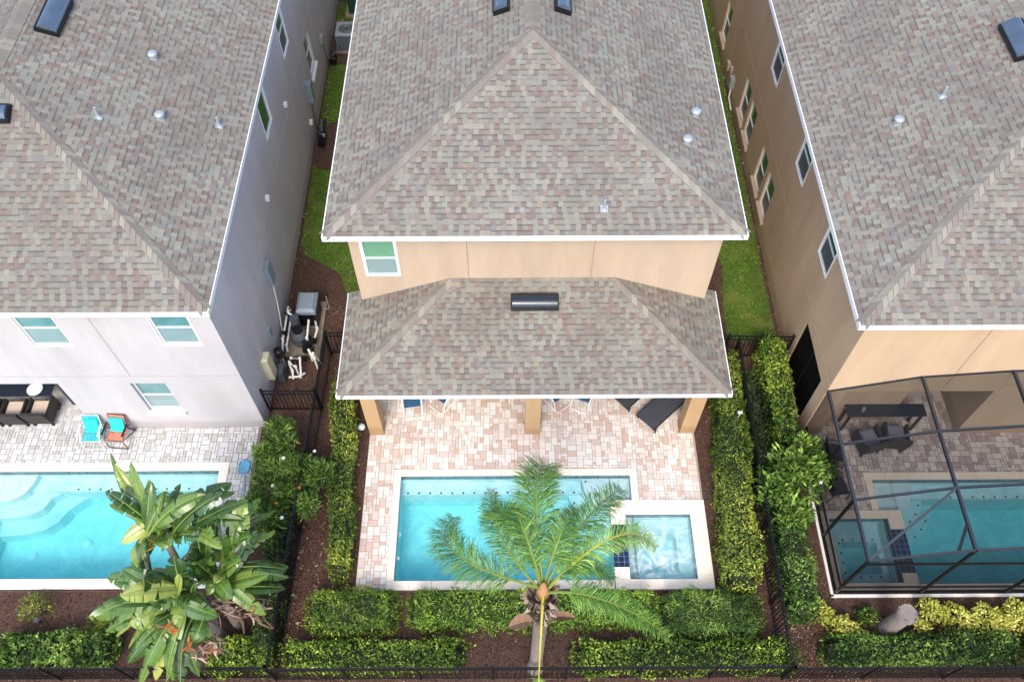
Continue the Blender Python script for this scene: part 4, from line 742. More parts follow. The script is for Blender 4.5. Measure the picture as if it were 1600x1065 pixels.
def shrub(name, blobs, mat, label, leaf=(.1, .03), dens=420, seed=1, cat='shrub', flowers=(), stem_h=.5, up=.2):
    cx, cy = blobs[0][0], blobs[0][1]; root = empty(name, (cx, cy, GZ), label, cat); r = np.random.default_rng(seed); Cs, Ns = [], []
    for (x, y, z, rx, ry, rz) in blobs:
        n = int(4 * 3.14 * ((rx * ry + rx * rz + ry * rz) / 3) * dens); d = r.normal(size=(n, 3)); d /= np.linalg.norm(d, axis=1, keepdims=True); d[:, 2] = np.where(d[:, 2] < -.3, -d[:, 2], d[:, 2])
        rad = 1 - r.exponential(.2, n) + .32 * smooth_noise(d, 4, seed); C = np.array([x, y, z]) + d * rad[:, None] * np.array([rx, ry, rz]); Cs.append(C); Ns.append(d)
    C = np.concatenate(Cs); N = np.concatenate(Ns); n = len(C); C[:, 2] = np.maximum(C[:, 2], 0.02)
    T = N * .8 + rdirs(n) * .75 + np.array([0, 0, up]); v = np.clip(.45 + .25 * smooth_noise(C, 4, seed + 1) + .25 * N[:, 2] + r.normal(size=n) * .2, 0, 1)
    leafmesh('foliage', C, T, N * .6 + rdirs(n) * .7, r.uniform(.7, 1.3, n) * leaf[0], r.uniform(.8, 1.2, n) * leaf[1], v, mat, root, off=(cx, cy, 0))
    b = MB()
    for (x, y, z, rx, ry, rz) in blobs:
        for k in range(5):
            a = r.uniform(0, 6.28); b.tube([(x - cx, y - cy, 0), (x - cx + .15 * math.cos(a), y - cy + .15 * math.sin(a), z * .5), (x - cx + rx * .6 * math.cos(a), y - cy + ry * .6 * math.sin(a), z + rz * .35)], [.022, .016, .007], 6)
    b.build('stems', MT['twig'], root, off=(0, 0, 0))
    for x, y, z, m, s in flowers:
        f = MB()
        for k in range(6):
            a = k * 1.047; d = Vector((math.cos(a), math.sin(a), .35)); f.poly([(x - cx, y - cy, z), (x - cx + s * math.cos(a - .4) * .7, y - cy + s * math.sin(a - .4) * .7, z + s * .3), (x - cx + d.x * s, y - cy + d.y * s, z + s * .3), (x - cx + s * math.cos(a + .4) * .7, y - cy + s * math.sin(a + .4) * .7, z + s * .3)], val=random.random())
        f.build('flower', m, root, off=(0, 0, 0))
    return root
W_, O_ = MT['flowerw'], MT['bract']
shrub('flowering_shrub', [(-6.45, 9.4, .75, .55, .9, .55), (-6.4, 10.7, .7, .5, .7, .45), (-5.75, 9.6, .85, .55, .6, .5), (-5.15, 9.5, .9, .45, .45, .45), (-6.3, 8.3, .7, .45, .7, .45), (-5.35, 8.7, .8, .35, .4, .35), (-6.7, 10.1, 1.0, .3, .3, .3), (-6.1, 10.35, 1.0, .3, .35, .3), (-5.9, 8.9, 1.05, .3, .3, .25), (-6.7, 8.7, .9, .3, .3, .3)], MT['lf_deep'], 'big spiky-leaved flowering shrub spilling over the fence beside the left patio', (.24, .03), 230, 31,
      flowers=[(-6.0, 9.75, 1.35, W_, .06), (-5.85, 8.15, 1.2, W_, .06), (-6.2, 9.0, 1.28, W_, .05), (-5.5, 8.95, 1.25, O_, .06), (-6.05, 8.55, 1.2, O_, .06), (-5.2, 9.95, 1.35, W_, .05)])
shrub('broadleaf_shrub', [(7.55, 9.35, 1.15, .75, .75, .65), (7.0, 9.0, .85, .5, .6, .5), (8.25, 9.45, 1.25, .38, .45, .35), (7.9, 10.1, 1.15, .45, .4, .4), (7.35, 8.4, .9, .5, .5, .5)], MT['lf_deep'], 'large glossy broadleaf shrub overhanging the left side of the screen enclosure', (.2, .062), 190, 41, flowers=[(8.0, 8.9, 1.55, W_, .07)])
shrub('golden_shrub', [(7.75, 5.95, .28, .38, .32, .28), (8.25, 5.6, .28, .42, .3, .28), (8.7, 5.35, .22, .3, .22, .22)], MT['lf_gold'], 'golden yellow shrub at the outer corner of the screen enclosure', (.09, .05), 420, 51)
shrub('golden_shrub', [(10.6, 5.95, .28, .38, .33, .28), (11.2, 5.75, .28, .5, .38, .28), (12.0, 5.7, .3, .55, .4, .3), (12.8, 5.8, .3, .5, .4, .3), (13.5, 5.8, .3, .5, .4, .3), (10.25, 5.6, .2, .25, .2, .2)], MT['lf_gold'], 'wide golden yellow shrub mass right of the grey stump', (.09, .05), 420, 52)
shrub('small_shrub', [(8.95, 5.85, .2, .28, .24, .22)], MT['lf_deep'], 'small dark green shrub next to the golden corner shrub', (.11, .05), 380, 53)
shrub('small_shrub', [(-11.95, 6.15, .3, .45, .38, .28)], MT['lf_yel'], 'loose olive shrub below the coping of the left pool', (.09, .022), 330, 54)
shrub('spiky_shrub', [(-10.0, 5.75, .3, .5, .42, .3)], MT['lf_yel'], 'spiky yellow green plant left of the paddle-leaved plant', (.22, .02), 300, 55, up=.6)

# --- palm
def bez(a, b_, c, t): return a * (1 - t) ** 2 + b_ * 2 * t * (1 - t) + c * t * t
PB = Vector((.6, 4.72, 0)); PT = empty('palm_tree', (.6, 4.72, GZ), 'tall feathery palm with grey trunk standing in front of the middle pool', 'palm tree')
pts, rs = [], []
for i in range(40):
    z = i / 39 * 6.0; pts.append((PB.x + .015 * math.sin(z * .5), PB.y + .03 * math.sin(z * .7), z + GZ)); rs.append((.145 + .07 * math.exp(-z / .45)) * (1 + .03 * (i % 2)))
MB().tube(pts, rs, 18).build('trunk', MT['bark'], PT, True)
b = MB(); r = random.Random(3)
for k in range(150):      # old leaf bases
    a = r.uniform(0, 6.28); z = r.uniform(4.5, 6.0); l = r.uniform(.2, .45); w = r.uniform(.03, .09); o = Vector((math.cos(a), math.sin(a), 0)); t = Vector((-o.y, o.x, 0)); p = PB + o * .16 + Vector((0, 0, z)); q = p + o * r.uniform(.0, .16) + t * r.uniform(-.1, .1) + Vector((0, 0, l))
    v = r.random(); b.poly([p - t * w, p + t * w, q + t * w * .4, q - t * w * .4], val=v)
    if r.random() < .35: b.poly([q, q + o * .12 + t * .05 - Vector((0, 0, .2)), q + o * .05 - Vector((0, 0, .35)), p], val=v)
b.build('leaf_bases', MT['boot'], PT)
def spathe(a, z, L_, w, dz, up=.0):
    b = MB(); o = Vector((math.cos(a), math.sin(a), 0)); t = Vector((-o.y, o.x, 0)); n = 8
    for i in range(n):
        def P_(i, s):
            u = i / n; ww = w * math.sin(math.pi * min(1, u * .92 + .04)) ** .7; return PB + Vector((0, 0, z)) + o * (.14 + L_ * u) + Vector((0, 0, up * u - dz * u * u)) + t * ww * s + Vector((0, 0, -.12 * abs(s) * ww / w * -1))
        for s0, s1 in ((-1, 0), (0, 1)): b.poly([P_(i, s0), P_(i, s1), P_(i + 1, s1), P_(i + 1, s0)], val=.35 + .3 * (i % 2) * .3)
    b.build('dry_sheath', MT['dead'], PT, True)
spathe(R(188), 4.3, .5, .15, .22, .0); spathe(R(-8), 4.55, .55, .09, .12, .3)
MB().tube([PB + Vector((0, 0, 5.9)), PB + Vector((0, 0, 6.2)), PB + Vector((0, .02, 6.5))], [.15, .12, .05], 14).build('crown_fibre', plain('crown_fibre', (186, 140, 100), .9, nscale=30, var=.3, bump=.8), PT)
def frond(a, tip, ctrl, n=80, ll=.5, bare=.12, seed=0, width=1.0, yellow=False, droop=.42):
    r = np.random.default_rng(seed); n = int(n * 1.3); A = PB + Vector((a[0], a[1], 6.25)); tip, ctrl = Vector(tip), Vector(ctrl)
    P = [bez(A, ctrl, tip, t) for t in np.linspace(0, 1, 26)]; b = MB(); b.tube(P, [.024 * (1 - i / 26) + .005 for i in range(26)], 6)
    st = b.build('frond', MT['rachis' if yellow else 'stemg'], PT)
    V, val = MB(), None
    for i in range(n):
        t = bare + (1 - bare) * (i + .5) / n; p = bez(A, ctrl, tip, t); d = (bez(A, ctrl, tip, min(1, t + .02)) - bez(A, ctrl, tip, max(0, t - .02))).normalized()
        sd = d.cross(Vector((0, 0, 1))); 
        if sd.length < .1: sd = Vector((1, 0, 0))
        sd.normalize(); upv = sd.cross(d).normalized(); lf = ll * (math.sin(math.pi * (t * .8 + .14)) ** .6) * width
        for s in (-1, 1):
            for rep in range(2):
                o = (sd * s * r.uniform(.7, 1.0) + upv * r.uniform(-.5, .8) + d * r.uniform(.25, 1.1)).normalized(); l = lf * r.uniform(.75, 1.1); w = .0042 + .0028 * r.random(); q0 = p; v = float(np.clip(r.normal(.5, .2) + (.25 if yellow else 0), 0, 1))
                g = Vector((0, 0, -1)); q1 = q0 + o * l * .45; o2 = (o + g * droop * r.uniform(.6, 1.6)).normalized(); q2 = q1 + o2 * l * .35; o3 = (o2 + g * droop * 2 * r.uniform(.6, 1.4)).normalized(); q3 = q2 + o3 * l * .34
                c = d * w
                V.poly([q0 - c, q0 + c, q1 + c * 1.3, q1 - c * 1.3], val=v); V.poly([q1 - c * 1.3, q1 + c * 1.3, q2 + c, q2 - c], val=v); V.poly([q2 - c, q2 + c, q3], val=v)
    sub(V, 'leaflets', MT['palm'], st, PT)
frond((0, .08), (.80, 7.25, 6.15), (.30, 6.7, 8.0), 140, .62, .06, 1)
frond((-.06, .05), (-1.15, 6.45, 5.5), (-1.75, 5.15, 7.0), 100, .56, .12, 2)
frond((-.04, .08), (-.58, 6.2, 5.9), (-.05, 6.3, 7.7), 75, .42, .2, 3)
frond((.05, .07), (2.25, 6.85, 5.95), (1.4, 6.0, 7.3), 85, .55, .15, 4)
frond((.08, .02), (2.85, 5.70, 5.75), (2.1, 6.0, 7.2), 85, .42, .12, 5, yellow=True)
frond((.08, -.04), (3.05, 4.15, 5.1), (1.7, 4.6, 6.9), 85, .42, .18, 6)
frond((0, -.1), (.52, 3.15, 4.3), (.50, 3.5, 6.4), 34, .26, .72, 7, yellow=True)
frond((-.08, .04), (-.35, 6.75, 6.2), (-.5, 5.5, 7.4), 70, .40, .15, 8)
frond((.08, .02), (2.0, 5.1, 5.6), (1.3, 5.4, 7.0), 70, .42, .15, 9)
frond((.02, .1), (1.25, 6.2, 6.6), (.9, 5.5, 7.6), 60, .40, .2, 10)
frond((-.02, .1), (.0, 6.3, 6.6), (.2, 5.6, 7.7), 60, .42, .15, 11)

# --- bird of paradise with paddle leaves
BP = empty('bird_of_paradise_plant', (-7.3, 5.5, GZ), 'huge plant with torn banana-like paddle leaves overhanging the left pool', 'plant')
HE = [Vector((-7.87, 6.95, 3.5)), Vector((-7.35, 5.66, 2.7)), Vector((-6.6, 6.2, 2.7))]
for hd, bs in zip(HE, ((-7.45, 5.9), (-7.2, 5.5), (-6.85, 5.75))):
    P = [bez(Vector((bs[0], bs[1], GZ)), Vector((bs[0], bs[1], 1.6)), hd, t) for t in np.linspace(0, 1, 14)]; MB().tube(P, [.11 - .03 * i / 13 for i in range(14)], 12).build('stem', MT['bark'], BP, True)
tips = [[(-8.75, 8.04, 4.6, .16), (-8.29, 7.98, 4.9, .15), (-7.87, 7.65, 4.6, .2), (-7.58, 7.54, 4.3, .22), (-8.96, 7.37, 4.0, .2), (-8.64, 6.62, 3.6, .22), (-8.34, 6.18, 3.3, .24), (-6.68, 7.43, 4.4, .3), (-6.0, 7.15, 3.6, .33), (-6.68, 6.69, 3.8, .26), (-7.44, 6.49, 3.8, .24), (-8.6, 7.6, 4.4, .2), (-8.5, 6.2, 2.9, .26), (-6.4, 7.9, 3.4, .26)],
        [(-8.96, 6.0, 3.2, .3), (-8.38, 5.98, 3.8, .32), (-9.16, 5.27, 2.4, .34), (-8.9, 4.98, 2.2, .34), (-9.01, 5.42, 3.0, .34), (-8.04, 4.13, 1.6, .24), (-8.58, 4.42, 2.0, .26), (-7.26, 6.19, 4.0, .32), (-6.73, 4.9, 2.0, .24), (-7.06, 4.22, 1.6, .24), (-7.7, 5.61, 4.2, .3), (-6.56, 5.28, 2.6, .28), (-7.65, 4.13, 1.6, .22), (-8.19, 4.58, 2.2, .28), (-8.7, 5.7, 2.6, .3), (-8.3, 5.0, 2.9, .3)],
        [(-6.58, 6.85, 4.0, .3), (-5.86, 6.83, 3.4, .3), (-5.25, 6.03, 2.2, .3), (-5.46, 6.12, 3.0, .34), (-6.14, 5.51, 3.2, .28), (-7.08, 6.32, 3.6, .33), (-6.63, 5.67, 3.8, .32), (-6.04, 5.77, 2.4, .26), (-5.7, 7.73, 2.6, .28), (-6.07, 7.25, 3.4, .32), (-5.86, 6.15, 3.8, .32), (-5.5, 7.2, 2.8, .28), (-5.3, 6.6, 2.0, .26), (-6.9, 7.1, 3.2, .28)]]
def paddle(A, tip, wd, seed, mat='paddle', tone=None):
    r = random.Random(seed); A, tip = Vector(A), Vector(tip); hv = tip - A; Lh = hv.length; wd = wd * .84
    mid = (A + tip) / 2 + Vector((r.uniform(-.15, .15), r.uniform(-.15, .15), .22 * Lh + .12)); N = 26; b = MB(); rc = MB()
    P = [bez(A, mid, tip, i / N) for i in range(N + 1)]; rc.tube(P, [.024 * (1 - i / N) + .004 for i in range(N + 1)], 6)
    tone = r.gauss(.42, .26) if tone is None else tone; roll = r.uniform(-1.7, 1.7); s0 = .16 if Lh > .9 else .08
    def W_(t): u = max(0, (t - s0) / (1 - s0)); return wd * (math.sin(math.pi * min(1, u ** .9 * .97 + .02)) ** .62)
    for s in (-1, 1):
        i = int(s0 * N); ph0 = r.uniform(-.05, .35); torn = r.random() < .7
        while i < N:
            g = r.randint(1, 3) if torn and r.random() < .6 else r.randint(4, 8); j = min(N, i + g)
            ph = ph0 + (r.uniform(-.35, .3) if torn else r.uniform(-.06, .06)); drop = r.uniform(0, .28) if torn else .06; skew = r.uniform(.18, .42); tn = max(0, min(1, tone + r.gauss(0, .06)))
            for k in range(i, j):
                a, c = P[k], P[k + 1]; d = (c - a).normalized(); sd = d.cross(Vector((0, 0, 1))); sd = sd.normalized() if sd.length > .05 else Vector((1, 0, 0)); up = sd.cross(d)
                out = (sd * s * math.cos(ph) + up * (math.sin(ph) + s * math.sin(roll) * .55) + d * skew).normalized(); w0, w1 = W_(k / N), W_((k + 1) / N)
                # the free edge of each torn strip is narrower than its root
                f0, f1 = (k - i) / (j - i), (k + 1 - i) / (j - i); sh = (c - a).length * (j - i) * .09 if torn else 0; o0, o1 = d * sh * (1 - 2 * f0), d * sh * (1 - 2 * f1); dn = Vector((0, 0, -drop * wd))
                m0, m1 = a + out * w0 * .5 + o0 * .4 + up * .05 * w0, c + out * w1 * .5 + o1 * .4 + up * .05 * w1; e0, e1 = a + out * w0 + o0 + dn - up * .1 * w0, c + out * w1 + o1 + dn - up * .1 * w1; v = max(0, min(1, tn + r.gauss(0, .03)))
                for q, vv in (([a, m0, m1, c], v), ([m0, e0, e1, m1], min(1, v + .05))): b.poly(q if s > 0 else q[::-1], val=vv)
            i = j
    lf = b.build('leaf', MT[mat], BP, True); sub(rc, 'midrib', MT['midrib'], lf, BP)
sd_ = 100
for hd, tl in zip(HE, tips):
    for x, y, z, w in tl + [(x + random.uniform(-.45, .45), y + random.uniform(-.4, .4), z + random.uniform(-.7, .5), w * random.uniform(.7, 1.1)) for x, y, z, w in tl]: sd_ += 1; paddle(hd + Vector((random.uniform(-.42, .42), random.uniform(-.35, .35), random.uniform(-.5, .3))), (x, y, z), w, sd_)
for hd in HE:
    for k in range(9):
        sd_ += 1; a = random.uniform(0, 6.28); q = random.uniform(.35, .8); o = hd + Vector((random.uniform(-.3, .3), random.uniform(-.3, .3), random.uniform(-.5, .2)))
        paddle(o, o + Vector((q * math.cos(a), q * math.sin(a), random.uniform(.1, .9))), random.uniform(.16, .24), sd_)
# dry hanging leaves, bracts
b = MB(); r = random.Random(5)
for c, n_, sp in (((-6.75, 5.5, 2.5), 60, .5), ((-5.95, 5.55, 2.3), 50, .4), ((-6.8, 4.7, 2.3), 40, .35), ((-7.3, 5.7, 2.75), 22, .25), ((-7.0, 4.75, 2.0), 26, .35), ((-7.75, 7.0, 3.5), 16, .15), ((-7.3, 6.6, 2.9), 26, .2)):
    for k in range(n_):
        p = Vector(c) + Vector((r.gauss(0, sp * .5), r.gauss(0, sp * .3), r.gauss(0, .12))); d = Vector((r.gauss(0, .5), r.gauss(0, .4), -r.uniform(.2, 1))).normalized() * r.uniform(.2, .55); t = Vector((r.uniform(-1, 1), r.uniform(-1, 1), r.uniform(-.4, .4))).normalized() * r.uniform(.012, .04); v = r.random(); m_ = p + d * .5 + t * 2
        b.poly([p - t, p + t, m_ + t, m_ - t], val=v); b.poly([m_ - t, m_ + t, p + d + t * .4, p + d - t * .4], val=v)
b.build('dry_leaves', MT['dead'], BP)
for c, n_, z_ in (((-7.5, 4.97, 2.9), 10, .3), ((-7.15, 4.66, 2.5), 8, .24), ((-6.75, 4.75, 2.2), 8, .24), ((-7.95, 6.6, 3.6), 8, .2), ((-8.5, 6.95, 3.5), 6, .16)):
    b = MB()
    for k in range(n_):
        a = r.uniform(0, 6.28); d = Vector((math.cos(a), math.sin(a), r.uniform(-.4, .6))).normalized() * z_ * r.uniform(.5, 1.1); t = Vector((-d.y, d.x, 0)).normalized() * .018; p = Vector(c) + Vector((r.gauss(0, .05), r.gauss(0, .05), 0)); b.poly([p - t * .4, p + d * .5 - t, p + d, p + d * .5 + t, p + t * .4], val=(r.uniform(.7, 1) if c[1] > 6 else r.uniform(0, .75)))
    b.build('flower_bract', MT['bract'], BP)
# --- sawn palm stump on the right
SR = empty('palm_stump', (9.5, 5.62, GZ), 'grey ringed palm stump with a ragged top between golden shrubs', 'stump')
pts = [(9.5, 5.62, GZ)]; rs = [.24]
for i in range(1, 22): pts.append((9.5 + .02 * i / 20, 5.62, GZ + i * .062)); rs.append(.19 + .01 * (i % 2) + .05 * math.exp(-i / 3) + (.04 if i > 18 else 0))
MB().tube(pts, rs, 18).build('trunk', MT['bark'], SR, True)
b = MB()
for k in range(34):
    a = r.uniform(0, 6.28); p = Vector((9.52 + .17 * math.cos(a), 5.62 + .17 * math.sin(a), 1.22)); t = Vector((-math.sin(a), math.cos(a), 0)) * .04; q = p + Vector((math.cos(a) * .05, math.sin(a) * .05, r.uniform(.02, .12))); b.poly([p - t, p + t, q + t * .3, q - t * .3], val=r.random())
b.build('leaf_bases', MT['bark'], SR)

# ------------------------------------------------------------------ equipment beside the grey house
def ac(x, y, label):
    A = empty('air_conditioner', (x, y, GZ), label, 'air conditioner'); w = .41
    MB().box(x - w - .08, x + w + .08, y - w - .1, y + w + .1, GZ, GZ + .1).build('pad', MT['conc'], A)
    b = MB(); b.box(x - w + .03, x + w - .03, y - w + .03, y + w - .03, .08, .74); b.build('coil_body', MT['grey_dk'], A)
    b = MB()
    for k in range(16):
        q = x - w + .02 + k * (2 * w - .04) / 15; b.box(q - .008, q + .008, y - w, y - w + .012, .1, .74); b.box(q - .008, q + .008, y + w - .012, y + w, .1, .74)
        q = y - w + .02 + k * (2 * w - .04) / 15; b.box(x + w - .012, x + w, q - .008, q + .008, .1, .74); b.box(x - w, x - w + .012, q - .008, q + .008, .1, .74)
    b.build('louvres', MT['grey_box'], A)
    # top panel ring
    b = MB(); n = 32
    def sq(k, rr): a = 2 * math.pi * k / n + .785; m_ = max(abs(math.cos(a)), abs(math.sin(a))) if rr > .35 else 1; return (x + rr * math.cos(a) / m_ * (.97 if rr > .35 else 1), y + rr * math.sin(a) / m_ * (.97 if rr > .35 else 1), .8 if rr < .35 else .78)
    for k in range(n): b.poly([sq(k, .32), sq(k, .43), sq(k + 1, .43), sq(k + 1, .32)][::-1]); p, q = sq(k, .43), sq(k + 1, .43); b.poly([p, q, (q[0], q[1], .73), (p[0], p[1], .73)]); p, q = sq(k, .32), sq(k + 1, .32); b.poly([p, q, (q[0], q[1], .68), (p[0], p[1], .68)])
    b.build('top_panel', MT['galv'], A)
    b = MB()
    for k in range(3): a = k * 2.094 + .4; b.obox((x + .15 * math.cos(a), y + .15 * math.sin(a), .75), (math.cos(a), math.sin(a), 0), (-math.sin(a), math.cos(a), .5), (0, -.5, 1), .14, .07, .006)
    b.cyl((x, y), .07, .7, .8, 16); b.build('fan', MT['black'], A)
    b = MB()
    for rr in (.1, .16, .22, .28): b.tube([(x + rr * math.cos(t * .3142), y + rr * math.sin(t * .3142), .805) for t in range(21)], .004, 4)
    for k in range(8): a = k * .785; b.tube([(x + .05 * math.cos(a), y + .05 * math.sin(a), .805), (x + .32 * math.cos(a), y + .32 * math.sin(a), .805)], .004, 4)
    b.build('fan_guard', MT['galv'], A)
ac(-6.25, 28.2, 'square grey air conditioner with round fan at the far end of the side yard')
A = empty('air_conditioner', (-6.0, 30.6, GZ), 'dark green air conditioner cabinet on a slab, cut off by the top edge', 'air conditioner')
MB().box(-6.6, -5.4, 29.9, 31.2, GZ, GZ + .1).build('pad', MT['conc'], A); MB().box(-6.45, -5.5, 30.1, 31.0, .05, .95, bev=.04).build('cabinet', plain('dark_green_metal', (30, 62, 54), .5), A)
# pump heater etc.
Hh = empty('pool_heater', (-6.15, 15.2, GZ), 'grey pool heater cabinet on a slab by the grey house', 'pool heater')
MB().box(-6.62, -5.75, 14.7, 15.75, GZ, GZ + .09).build('pad', MT['conc'], Hh); MB().box(-6.42, -5.88, 14.82, 15.5, .05, .72, bev=.03).build('body', MT['black'], Hh)
b = MB(); b.box(-6.45, -5.85, 14.78, 15.54, .7, .92, bev=.09); b.build('lid', MT['grey_box'], Hh)
F_ = empty('pool_filter', (-6.35, 14.3, GZ), 'round grey pool filter tank surrounded by white pipes', 'pool filter')
MB().box(-6.8, -5.75, 13.75, 14.69, GZ, GZ + .09).build('pad', MT['conc'], F_)
b = MB(); b.tube([(-6.35, 14.25, z) for z in (.05, .2, .5, .62, .68)], [.24, .27, .27, .2, .05], 20); b.build('tank', MT['grey_dk'], F_, True); MB().cyl((-6.35, 14.25), .16, .66, .72, 16).build('lid', MT['black'], F_)
b = MB(); b.tube([(-6.46, 14.55, .05), (-6.46, 14.55, .9)], .13, 16); b.build('canister', MT['grey_dk'], F_)
def pipe(*pts):
    b = MB(); b.tube(pts, .032, 8); [b.tube([Vector(p) - Vector((0, 0, .05)), Vector(p) + Vector((0, 0, .05))], .044, 8) for p in pts[1:-1]]; b.build('pipe', MT['pvc'], F_)
for pp in (((-6.78, 15.2, .55), (-6.78, 14.0, .55), (-6.74, 13.4, .45), (-6.74, 13.4, .0)), ((-6.70, 15.0, .35), (-6.70, 13.9, .35), (-6.64, 13.7, .35)), ((-6.05, 14.6, .7), (-6.05, 14.0, .6), (-6.05, 14.0, .1)), ((-6.6, 13.6, .1), (-6.5, 13.25, .45), (-6.3, 13.1, .45), (-6.3, 13.1, 0)),
           ((-6.45, 13.35, .05), (-6.45, 13.35, .5), (-6.2, 13.35, .5), (-6.2, 13.0, .1)), ((-5.95, 13.6, 0), (-5.95, 13.6, .55), (-5.75, 13.3, .55), (-5.75, 13.3, 0)), ((-5.8, 13.7, .1), (-5.8, 13.45, .6), (-5.65, 13.45, .1)), ((-6.55, 12.95, .1), (-6.2, 12.95, .15), (-6.1, 13.1, .1)),
           ((-6.62, 14.9, .8), (-6.62, 14.7, .95), (-6.46, 14.62, .8)), ((-5.98, 14.9, .3), (-5.85, 14.5, .35), (-5.9, 14.2, .3)), ((-6.55, 13.3, .3), (-6.42, 13.05, .3), (-6.42, 12.9, .1))): pipe(*pp)
for p in ((-5.9, 14.1, .3), (-5.85, 13.6, .6), (-6.1, 13.9, .45), (-6.1, 13.45, .35), (-6.75, 14.2, .55), (-6.35, 13.2, .55), (-6.74, 14.9, .55), (-5.95, 13.85, .55)):
    b = MB(); b.cyl((p[0], p[1]), .065, p[2] - .07, p[2] + .07, 12); b.bar((p[0] - .1, p[1], p[2] + .085), (p[0] + .1, p[1] + .03, p[2] + .085), .035); b.build('valve', MT['black'], F_)
MB().box(-6.25, -6.0, 13.85, 14.15, .05, .3, bev=.03).tube([(-6.12, 14.3, .25), (-6.12, 13.75, .25)], .1, 12).build('pump_motor', MT['black'], F_)
MB().tube([(-5.66, 15.1, .55), (-5.5, 15.1, .6), (-5.5, 15.1, 1.2)], .012, 6).build('antenna_conduit', MT['galv'], Hh)
Q = empty('pool_pump', (-6.7, 13.35, GZ), 'small round black pump lid beside the beige control box', 'pump'); b = MB(); b.cyl((-6.72, 13.3), .13, .75, 1.05, 18).dome((-6.72, 13.3, 1.05), .13, .05).build('strainer', MT['black'], Q); MB().cyl((-6.75, 13.3), .06, GZ, .75).box(-6.85, -6.65, 12.85, 13.2, GZ, .5).build('motor', MT['grey_dk'], Q)
Q = empty('irrigation_pump', (-6.65, 22.8, GZ), 'black irrigation pump standing against the grey house in the side yard', 'pump'); MB().tube([(-6.65, 22.4, .3), (-6.65, 22.9, .35)], [.13, .13], 14).cyl((-6.65, 22.5), .1, .3, .62).build('motor', MT['black'], Q); MB().tube([(-6.7, 22.9, .3), (-6.72, 23.4, .5), (-6.72, 23.8, .2), (-6.72, 23.8, GZ)], .05, 8).build('pipe', MT['grey_dk'], Q)
MB().box(-6.72, -6.52, 22.65, 22.75, .42, .5).build('bracket', MT['galv'], Q)
Q = empty('valve_box', (-6.78, 27.3, GZ), 'small black bin at the foot of the wall before the fan unit', 'box'); MB().box(-6.9, -6.65, 27.05, 27.35, GZ, .3, bev=.03).build('body', MT['black'], Q)
Q = empty('garden_light', (-11.85, 5.86, GZ), 'small dark path light in the mulch below the left pool', 'garden light'); MB().cyl((-11.85, 5.86), .02, GZ, .3).build('stake', MT['black'], Q); MB().cyl((-11.85, 5.86), .08, .28, .34, r2=.05).build('shade', MT['grey_dk'], Q)
Q = empty('garden_light', (-4.25, 11.3, GZ), 'small white globe light beside the left porch post', 'garden light'); MB().cyl((-4.25, 11.3), .03, GZ, .08).build('stake', MT['white'], Q); b = MB(); b.dome((-4.25, 11.3, .08), .11, .1); b.build('globe', MT['plate'], Q, True)
Q = empty('sprinkler', (6.4, 11.2, GZ), 'white sprinkler riser poking above the olive hedge', 'sprinkler'); MB().cyl((6.4, 11.2), .012, GZ, 1.0).build('riser', MT['pvc'], Q); MB().box(6.33, 6.45, 11.17, 11.23, 1.0, 1.05).build('head', MT['pvc'], Q)

# ------------------------------------------------------------------ furniture
def netpole():
    Q = empty('pool_net', (-7.3, 8.9, 0), 'blue pool skimmer net on a long pole lying on the left patio', 'pool net')
    MB().tube([(-7.25, 7.6, .05), (-7.33, 9.85, .06)], .014, 8).build('pole', MT['blue_plastic'], Q)
    cx, cy = -7.42, 10.08; ring = [(cx + .15 * math.copysign(abs(math.cos(a)) ** .7, math.cos(a)), cy + .2 * math.copysign(abs(math.sin(a)) ** .7, math.sin(a)), .06) for a in [k * .3142 for k in range(21)]]
    MB().tube(ring, .014, 6).build('hoop', MT['blue_plastic'], Q)
    b = MB(); c = (cx, cy, .015)
    for k in range(20): b.poly([ring[k], ring[k + 1], c])
    b.build('mesh_net', MT['net'], Q)
netpole()
def lawn_chair(x, y, rz, web, frame, label):
    Q = empty('lawn_chair', (x, y, 0), label, 'chair', 'folding lawn chairs against the grey house', rz); t = .012; tf = MB()
    for s in (-1, 1):
        X = s * .27; tf.tube([(X, -.30, .01), (X, -.28, .40), (X, .05, .62), (X, .28, .40)], t, 8); tf.tube([(X, .32, .01), (X, -.22, .40)], t, 8); tf.tube([(X * .9, .15, .36), (X * .9, .34, .85)], t, 8)
        MB().obox((s * .29, -.02, .62), (1, 0, 0), (0, 1, 0), (0, 0, 1), .025, .2, .012).build('armrest', frame, Q, off=(0, 0, 0))
    tf.tube([(-.27, -.3, .012), (.27, -.3, .012)], t, 8).tube([(-.243, .34, .85), (.243, .34, .85)], t, 8).tube([(-.27, .32, .012), (.27, .32, .012)], t, 8).tube([(-.25, -.26, .38), (.25, -.26, .38)], t, 8); tf.build('frame', frame, Q, off=(0, 0, 0))
    b = MB()
    for k in range(6):
        u = -.2 + k * .08; b.box(u - .026, u + .026, -.26, .15, .375, .38); 
    for k in range(5): v = -.22 + k * .085; b.box(-.25, .25, v - .026, v + .026, .383, .388)
    b.build('seat', web, Q, off=(0, 0, 0)); b = MB()
    for k in range(6): u = -.2 + k * .08; b.obox((u, .25, .61), (1, 0, 0), Vector((0, .36, .93)), Vector((0, -.93, .36)), .026, .26, .003)
    for k in range(5): q = k * .1 - .2; b.obox((0, .244 + q * .36, .612 + q * .93), (1, 0, 0), Vector((0, .36, .93)), Vector((0, -.93, .36)), .25, .026, .003)
    b.build('backrest', web, Q, off=(0, 0, 0))
    b = MB(); b.box(-.20, .20, .02, .19, .40, .47, bev=.03); b.obox((0, .20, .60), (1, 0, 0), Vector((0, .36, .93)), Vector((0, -.93, .36)), .20, .16, .035); b.build('cushion', MT['teal_cloth'], Q, off=(0, 0, 0))
